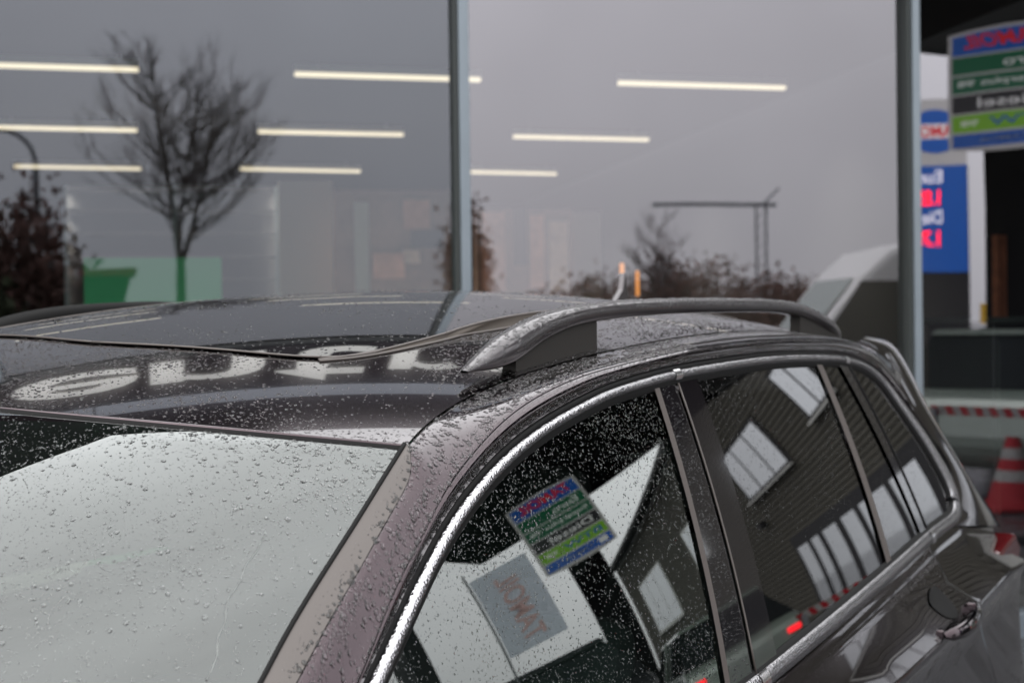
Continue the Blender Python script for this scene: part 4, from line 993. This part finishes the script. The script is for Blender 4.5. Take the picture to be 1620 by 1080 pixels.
# ---- trees, bushes, lamps across the road (mirrored in the big panes)
def bare_tree(name, pos, h, half_w, seed, label, cat='tree', trunk_r=.11, fork=.38, n_side=40):
    """one slim trunk, two leaders and fine side branches filling an oval crown"""
    rg = random.Random(seed); e_ = empty(name, (pos[0], pos[1], 0)); tk = MB(); tw = MB()
    fk = np.array([0, 0, h * fork]); zc_, hz = h * .62, h * .40
    tk.tube([(0, 0, -.05), (.02, 0, h * fork * .5), fk], [trunk_r * 1.2, trunk_r, trunk_r * .9], 8, False)
    def bend(p, d, ln, r, segs, up, jit, mb, nside):
        pts = [p]; q_ = p.copy(); dd = d / np.linalg.norm(d)
        for i in range(segs):
            dd = dd + np.array([rg.gauss(0, jit), rg.gauss(0, jit), up]); dd /= np.linalg.norm(dd); q_ = q_ + dd * ln / segs; pts.append(q_.copy())
        mb.tube(pts, [max(r * (1 - .8 * i / segs), .003) for i in range(segs + 1)], nside, False); return pts
    def at(pts, f):
        i = min(int(f * (len(pts) - 1)), len(pts) - 2); g_ = f * (len(pts) - 1) - i; return pts[i] + (pts[i + 1] - pts[i]) * g_, (pts[i + 1] - pts[i]) / np.linalg.norm(pts[i + 1] - pts[i])
    def side_dir(t_, an):
        ax = np.array([rg.gauss(0, 1), rg.gauss(0, 1), rg.gauss(0, .3)]); ax -= (ax @ t_) * t_; ax /= np.linalg.norm(ax); return t_ * math.cos(an) + ax * math.sin(an)
    leaders = [bend(fk, np.array([-.10, .03, 1.]), h * .60, trunk_r * .75, 9, .02, .05, tk, 6), bend(fk, np.array([.34, -.1, 1.]), h * .46, trunk_r * .6, 8, .05, .05, tk, 6), bend(fk + UP * h * .06, np.array([-.25, -.25, 1.]), h * .42, trunk_r * .45, 8, .05, .05, tk, 5)]
    for L_, cnt in zip(leaders, (n_side, n_side * 2 // 3, n_side // 2)):
        for c in range(cnt):
            p, t_ = at(L_, rg.uniform(.14, .97)); a = rg.uniform(0, 6.283); out = np.array([math.cos(a), math.sin(a), rg.uniform(.25, .75)])
            rel = (p[2] - zc_) / hz; env = half_w * math.sqrt(max(.06, 1 - min(abs(rel), .97) ** 2)); ln = max(.35, env - .6 * math.hypot(p[0], p[1])) * rg.uniform(.8, 1.12)
            B = bend(p, out, ln * 1.15, .028 * (.5 + ln / (half_w * 2)), 6, .10, .06, tw, 4)
            for q1 in range(6):
                p2, t2 = at(B, rg.uniform(.2, 1.)); D_ = bend(p2, side_dir(t2, rg.uniform(.35, .75)) + UP * .2, ln * rg.uniform(.3, .55), .010, 4, .08, .07, tw, 3)
                for q2 in range(4):
                    p3, t3 = at(D_, rg.uniform(.15, 1.)); bend(p3, side_dir(t3, rg.uniform(.3, .7)) + UP * .15, ln * rg.uniform(.15, .3), .0055, 3, .06, .06, tw, 3)
    tk.build('trunk', 'bark', e_, True); tw.build('crown', 'twig', e_)
    tag(e_, label, cat); return e_
def bush(name, pos, rx, h, seed, mat, label, cat='bush', count=3500, leaf=.09, group=None):
    rg = np.random.default_rng(seed); e_ = empty(name, (pos[0], pos[1], 0))
    cl_ = rg.normal(size=(26, 3)); cl_ /= np.linalg.norm(cl_, axis=1, keepdims=True); cl_ *= rg.uniform(.3, .85, (26, 1)); cl_ = cl_ * [rx, rx, h / 2] + [0, 0, h * .52]
    k = rg.integers(0, 26, count); P = cl_[k] + rg.normal(size=(count, 3)) * [rx * .2, rx * .2, h * .11]; P[:, 2] = np.maximum(P[:, 2], .05)
    a, b_ = rg.normal(size=(2, count, 3)); a /= np.linalg.norm(a, axis=1, keepdims=True); b_ = np.cross(a, b_); b_ /= np.linalg.norm(b_, axis=1, keepdims=True)
    s_ = leaf * rg.uniform(.6, 1.4, (count, 1)); V = np.stack([P - a * s_, P - b_ * s_ * .6, P + a * s_, P + b_ * s_ * .6], 1).reshape(-1, 3)
    mesh_obj('foliage', V, np.arange(count * 4).reshape(-1, 4), mat, e_)
    st = MB()
    for i in range(9): st.tube([(0, 0, 0), cl_[i] * [.3, .3, .5], cl_[i]], [.05, .03, .012], 5, False)
    st.build('stem', 'bark', e_); tag(e_, label, cat, group); return e_
tp = mirror(286, 470, 33.); bare_tree('bare_tree', tp, 7.9, 2.0, 11, 'bare young tree mirrored at the left of the shop glass')
tp = mirror(1035, 470, 55.); bare_tree('bare_tree', tp, 6.4, 1.5, 5, 'small faint bare tree mirrored in the right pane', trunk_r=.08, fork=.25, n_side=22)
bush('copper_bush', mirror(40, 470, 26.), 1.35, 4.0, 3, 'leaf_brown', 'big reddish brown bush mirrored at the far left edge', count=5000)
bush('green_bush', mirror(-10, 470, 24.), .7, 2.3, 4, 'leaf_green', 'low green bush mirrored in the lower left corner of the glass')
bush('brown_bush', mirror(742, 470, 40.), .9, 4.8, 8, 'leaf_brown', 'narrow brown bush mirrored just right of the middle mullion')
for k, (u, hh, rx, lab) in enumerate(((905, 3.3, 2.0, 'first low brown bush from the middle mullion in the mirrored hedge row'), (985, 3.7, 1.8, 'second brown bush in the mirrored hedge row, under the left of the small tree'), (1060, 4.3, 1.8, 'third and tallest brown bush in the mirrored hedge row, under the small tree'), (1130, 4.0, 1.7, 'fourth brown bush in the mirrored hedge row, left of the crane mast'), (1195, 4.1, 1.7, 'fifth brown bush in the mirrored hedge row, below the crane mast'), (1255, 3.5, 1.5, 'last brown bush in the mirrored hedge row, beside the van'))):
    bush('hedge_bush', mirror(u, 470, 58. + k), rx * 1.15, hh, 20 + k, 'leaf_brown', lab, count=2600, leaf=.11, group='brown bushes across the road')
# street lamp
lp = mirror(62, 470, 30.); e_ = empty('street_lamp', (lp[0], lp[1], 0)); iv = Matrix.Translation(e_.location).inverted()
ld = -FT * -1.0; top = 5.6
pts = [lp * [1, 1, 0], lp * [1, 1, 0] + 4.9 * UP] + [lp * [1, 1, 0] + (4.9 + .7 * math.sin(a)) * UP - FT * (.7 * (1 - math.cos(a))) for a in np.linspace(.2, math.pi / 2, 6)] + [lp * [1, 1, 0] + 5.62 * UP - FT * 1.5]
adopt(MB().tube(pts, [.07, .06] + [.045] * 7, 8).build('pole', 'galv', smooth=True), e_, iv)
adopt(MB().obox(pts[-1] - .08 * UP - FN * .12, -FT * .6, FN * .24, .1 * UP).build('lamp_head', 'galv'), e_, iv)
tag(e_, 'grey street lamp with a curved arm mirrored at the far left', 'street lamp')
# crane
cpz = mirror(1205, 470, 95.); e_ = empty('tower_crane', (cpz[0], cpz[1], 0)); iv = Matrix.Translation(e_.location).inverted()
b0 = cpz * [1, 1, 0]
for k in (-1, 1): adopt(MB().obox(b0 + FT * (.35 * k - .06), FT * .12, FN * .12, 9.0 * UP).build('mast_leg', 'galv'), e_, iv)
lat = MB()
for z in np.arange(.5, 8.8, .7): lat.tube([b0 - FT * .35 + z * UP, b0 + FT * .35 + (z + .6) * UP], .03, 4)
tag(adopt(lat.build('mast_lattice', 'galv'), e_, iv), kind='stuff')
adopt(MB().obox(b0 - FT * 7.5 + 9.0 * UP, FT * 8.5, FN * .3, .22 * UP).build('jib', 'galv'), e_, iv)
adopt(MB().tube([b0 + FT * .2 + 9.2 * UP, b0 + FT * 1.3 + 10.2 * UP], .08, 5).build('strut', 'galv'), e_, iv)
tag(e_, 'thin distant crane mirrored in the right pane', 'crane')
# low kiosk roof that shades part of the left pane
kp = mirror(168, 470, 24.); e_ = empty('kiosk', (kp[0], kp[1], 0)); iv = Matrix.Translation(e_.location).inverted()
k0 = kp * [1, 1, 0]
adopt(MB().prism([(-.35, 0), (-.25, 0), (.35, 2.45), (-.35, 2.45)], k0, FT, UP, FN * -.8).build('wall', 'dark_frame'), e_, iv)
adopt(MB().prism([(-.42, 2.46), (.42, 2.46), (.46, 2.60), (-.42, 2.56)], k0 + FN * .05, FT, UP, FN * -.95).build('roof', 'brick_red'), e_, iv)
tag(e_, 'small kiosk with a dark red roof mirrored beside the green board', 'kiosk')

# ------------------------------------------------------------------ rain on the car
def vnoise(a, b_, scale, seed):
    """cheap value noise for clustering the drops"""
    rg = np.random.default_rng(seed); T_ = rg.random((64, 64)); x = (np.asarray(a) * scale) % 64; y = (np.asarray(b_) * scale) % 64
    i, j = x.astype(int), y.astype(int); fx, fy = x - i, y - j; fx = fx * fx * (3 - 2 * fx); fy = fy * fy * (3 - 2 * fy); i1, j1 = (i + 1) % 64, (j + 1) % 64
    return (T_[i, j] * (1 - fx) + T_[i1, j] * fx) * (1 - fy) + (T_[i, j1] * (1 - fx) + T_[i1, j1] * fx) * fy
def drops(P, Nn, r, parent, seg=8, flat=.42, stretch=0., name='water_droplets', label=None):
    n = len(P)
    if n == 0: return
    rg = np.random.default_rng(n)
    down = np.array([0, 0, -1.]) - Nn * (Nn @ np.array([0, 0, -1.]))[:, None]
    steep = np.linalg.norm(down, axis=1, keepdims=True); rnd = rg.normal(size=(n, 3)); rnd -= Nn * (rnd * Nn).sum(1, keepdims=True); rnd /= np.linalg.norm(rnd, axis=1, keepdims=True)
    t_ = down + rnd * .35; t_ /= np.linalg.norm(t_, axis=1, keepdims=True); b_ = np.cross(Nn, t_)
    el = 1 + (rg.random((n, 1)) * .5 + stretch) * steep
    rings = ((1., -.06), (.93, .30), (.62, .78)) if seg > 6 else ((1., -.06), (.72, .66))
    h = (flat * rg.uniform(.8, 1.2, n) * r)[:, None]; V = []
    wob = 1 + rg.normal(size=(n, seg)) * .07
    for fr_, fh in rings:
        for k in range(seg):
            a = 2 * math.pi * k / seg
            asym = 1 + .25 * max(0, math.cos(a)) * steep[:, 0] * 0
            V.append(P + t_ * (r * fr_ * math.cos(a) * wob[:, k] * el[:, 0] * asym)[:, None] + b_ * (r * fr_ * math.sin(a) * wob[:, k])[:, None] + Nn * h * fh)
    V.append(P + Nn * h + t_ * (r * .12)[:, None] * steep)
    V = np.stack(V, 1); m_ = V.shape[1]; F = []
    nr = len(rings)
    for q_ in range(nr - 1):
        for k in range(seg): F.append((q_ * seg + k, q_ * seg + (k + 1) % seg, (q_ + 1) * seg + (k + 1) % seg)); F.append((q_ * seg + k, (q_ + 1) * seg + (k + 1) % seg, (q_ + 1) * seg + k))
    for k in range(seg): F.append(((nr - 1) * seg + k, (nr - 1) * seg + (k + 1) % seg, m_ - 1))
    F = np.array(F); FA = (F[None] + (np.arange(n) * m_)[:, None, None]).reshape(-1, 3)
    me = bpy.data.meshes.new(name); nvv = n * m_; nf = len(FA)
    me.vertices.add(nvv); me.vertices.foreach_set('co', V.reshape(-1).astype(np.float32))
    me.loops.add(nf * 3); me.loops.foreach_set('vertex_index', FA.reshape(-1).astype(np.int32))
    me.polygons.add(nf); me.polygons.foreach_set('loop_start', (np.arange(nf) * 3).astype(np.int32)); me.polygons.foreach_set('loop_total', np.full(nf, 3, np.int32))
    me.polygons.foreach_set('use_smooth', np.ones(nf, bool)); me.update(calc_edges=True); me.materials.append(M['water'])
    o = link(bpy.data.objects.new(name, me), parent); o['kind'] = 'stuff'
    if label: o['label'] = label
    return o
def radii(n, lo, hi, p=2.2, seed=0): return lo + (hi - lo) * np.random.default_rng(seed).random(n) ** p
def on_grid(G, n, seed, fi=(0, 1), fj=(0, 1), dens=None):
    rg = np.random.default_rng(seed); k, m_ = G.shape[:2]
    a = rg.uniform(*fi, n) * (k - 1.001); b_ = rg.uniform(*fj, n) * (m_ - 1.001); i, j = a.astype(int), b_.astype(int); fa, fb = (a - i)[:, None], (b_ - j)[:, None]
    P = (G[i, j] * (1 - fa) + G[i + 1, j] * fa) * (1 - fb) + (G[i, j + 1] * (1 - fa) + G[i + 1, j + 1] * fa) * fb
    e1 = G[i + 1, j] - G[i, j]; e2_ = G[i, j + 1] - G[i, j]; nn = np.cross(e1, e2_); nn /= np.linalg.norm(nn, axis=1, keepdims=True) + 1e-12
    v_ = CAM - P; nn *= np.sign((nn * v_).sum(1, keepdims=True))
    if dens is not None: keep = rg.random(n) < dens(a / k, b_ / m_); P, nn = P[keep], nn[keep]
    return P, nn
def in_param(poly, n, seed, pos, nrm, dens=None, off=0., box=None):
    rg = np.random.default_rng(seed); q_ = np.asarray(poly); lo, hi = q_.min(0), q_.max(0)
    if box: lo, hi = np.maximum(lo, box[0]), np.minimum(hi, box[1])
    A_ = rg.uniform(lo, hi, (n, 2)); k = in_poly(A_[:, 0], A_[:, 1], q_)
    if dens is not None: k &= rg.random(n) < dens(A_[:, 0], A_[:, 1])
    A_ = A_[k]; nn = nrm(A_[:, 0], A_[:, 1]); return pos(A_[:, 0], A_[:, 1]) + nn * off, nn
# windscreen
G = WS - np.array([0, 0, .002])
P, nn = on_grid(G, 15000, 1, (0, .62), (0, .66), lambda a, b_: np.clip(vnoise(a, b_, 7, 1) * 1.5 - .25, .06, 1) * np.clip(1.15 - a * 1.5, .12, 1))
drops(P, nn, radii(len(P), .0006, .0029, 3.0, 1), wscr, 8, .34, .1)
P, nn = on_grid(G, 20000, 2, (0, .62), (0, .66), lambda a, b_: np.clip(vnoise(a, b_, 11, 21) * 1.6 - .2, .15, 1)); drops(P, nn, radii(len(P), .0004, .0013, 1.6, 2), wscr, 6, .38)
# a run of water
tr = np.array([(1030, 495), (1000, 560), (950, 630), (935, 680), (885, 760), (872, 850), (848, 900), (840, 980), (800, 1070)]) / 2.4537 + [0, 640]
def hitWS(u, v):
    d = ray(u, v); best = None
    c = G[:, :, :]; rel = c - CAM; dep = rel @ FW; uu = 810 + FPX * (rel @ CR) / dep; vv = 540 - FPX * (rel @ CU) / dep
    k = np.argmin((uu - u) ** 2 + (vv - v) ** 2); i, j = divmod(int(k), G.shape[1]); i = min(max(i, 1), G.shape[0] - 2); j = min(max(j, 1), G.shape[1] - 2)
    nrm = np.cross(G[i + 1, j] - G[i - 1, j], G[i, j + 1] - G[i, j - 1]); p = G[i, j]; return CAM + d * (((p - CAM) @ nrm) / (d @ nrm))
run = crom([hitWS(*p) for p in tr], 60)
MB().tube(run, .0011, 6).build('water_trickle', 'water', wscr, True)
# roof front strip and sides
P, nn = in_param(rpoly, 30000, 3, Rp, Rn, lambda a, b_: np.clip(vnoise(a, b_, 9, 3) * 1.7 - .25, .12, 1) * np.where(in_poly(np.asarray(a), np.asarray(b_), spoly), 0, 1), 0., ((.7, -.66), (1.5, .35)))
drops(P, nn, radii(len(P), .0006, .0024, 2.8, 3), roofp, 7, .30)
P, nn = in_param(rpoly, 16000, 4, Rp, Rn, lambda a, b_: np.clip(vnoise(a, b_, 9, 5) * 1.6 - .2, .15, 1) * np.where(in_poly(np.asarray(a), np.asarray(b_), spoly), 0, 1), 0., ((1.4, -.66), (3.0, -.36)))
drops(P, nn, radii(len(P), .0007, .0026, 2.2, 4), roofp, 6, .42)
P, nn = in_param(spoly, 6000, 5, Rp, Rn, lambda a, b_: np.clip(vnoise(a, b_, 6, 7) * 1.9 - .5, .05, 1), .0035, ((1.0, -.42), (2.4, .45)))
drops(P, nn, radii(len(P), .0007, .0026, 2.4, 5), sun, 6, .36)
# pillar and roof edge
P, nn = on_grid(CANT, 15000, 6, (.02, .98), (.0, .5), lambda a, b_: np.clip(vnoise(a * .5, b_ * 3, 10, 9) * 1.6 - .1, .2, 1))
drops(P, nn, radii(len(P), .0004, .0033, 5.0, 6), pillar, 8, .40, .15)
P, nn = on_grid(CANT, 7000, 7, (.02, .98), (.45, 1)); drops(P, nn, radii(len(P), .0005, .0017, 2.4, 7), pillar, 6, .42)
P, nn = on_grid(np.array([WSE, mid, TRE]), 240, 8, (.05, .95), (.15, 1)); drops(P, nn, radii(len(P), .0004, .0032, 4., 8), pillar_trim, 8, .4, .2)
FG = np.array([fr3, fr2, fr1])
P, nn = on_grid(FG, 5000, 9, (0, 1), (.15, .95)); drops(P, nn, radii(len(P), .0005, .0014, 2., 9), frame, 6, .5, .2)
# rail
RG_ = np.array([v.co[:] for v in railN.data.vertices]).reshape(90, 17, 3)
P, nn = on_grid(RG_, 9000, 10, (.0, 1), (0, 1)); k = (nn[:, 2] > -.15); P, nn = P[k], nn[k]
drops(P, nn, radii(len(P), .0008, .0030, 2.6, 10), railN, 7, .5)
# side windows
def wdrops(o, poly, n, seed, lo, hi, dens=None):
    P, nn = in_param(poly, n, seed, Sp, Sn, dens); drops(P, nn, radii(len(P), lo, hi, 2.4, seed), o, 6, .45, .35)
wdrops(fw_, clip_x(IN, NO, L1), 40000, 11, .00030, .00115, lambda a, b_: np.clip(vnoise(a, b_, 8, 11) * 1.5 - .1, .2, 1))
wdrops(rw_, clip_x(IN, L3, L4), 17000, 12, .0003, .0011, lambda a, b_: np.clip(vnoise(a, b_, 7, 12) * 1.4 - .2, .1, 1) * np.clip((b_ - 1.18) / .3, .12, 1))
wdrops(rw2, clip_x(IN, L4b, L5), 1500, 13, .0003, .0010); wdrops(qw_, clip_x(IN, L5b, NO), 1500, 14, .0003, .0010)
for o_ in [o for o in car.children if o.name.startswith('pillar_cover')]:
    V = np.array([v.co[:] for v in o_.data.vertices]); lo, hi = V.min(0), V.max(0)
    rg = np.random.default_rng(15); A_ = np.stack([rg.uniform(lo[0], hi[0], 1800), rg.uniform(lo[2], hi[2], 1800)], 1)
    if o_.name == 'pillar_cover': pl = clip_x(IN, L1b, tuple(np.array(L2) - (.003, 0, .003, 0)))
    elif o_.name.endswith('001'): pl = clip_x(IN, tuple(np.array(L2) + (.003, 0, .003, 0)), L3)
    else: pl = clip_x(IN, L5, L5b)
    A_ = A_[in_poly(A_[:, 0], A_[:, 1], pl)]; nn = Sn(A_[:, 0], A_[:, 1]); drops(Sp(A_[:, 0], A_[:, 1]) + nn * .004, nn, radii(len(A_), .0003, .0010, 2., 15), o_, 6, .45, .3)
# shoulder of the doors
for o_, n_ in ((rdoor, 5200), (quarter, 1400)):
    V = np.array([v.co[:] for v in o_.data.vertices]).reshape(-1, rows_n, 3)
    P, nn = on_grid(V, n_, 16, (0, 1), (0, .42)); drops(P, nn, radii(len(P), .0004, .0013, 2., 16), o_, 6, .45, .2)
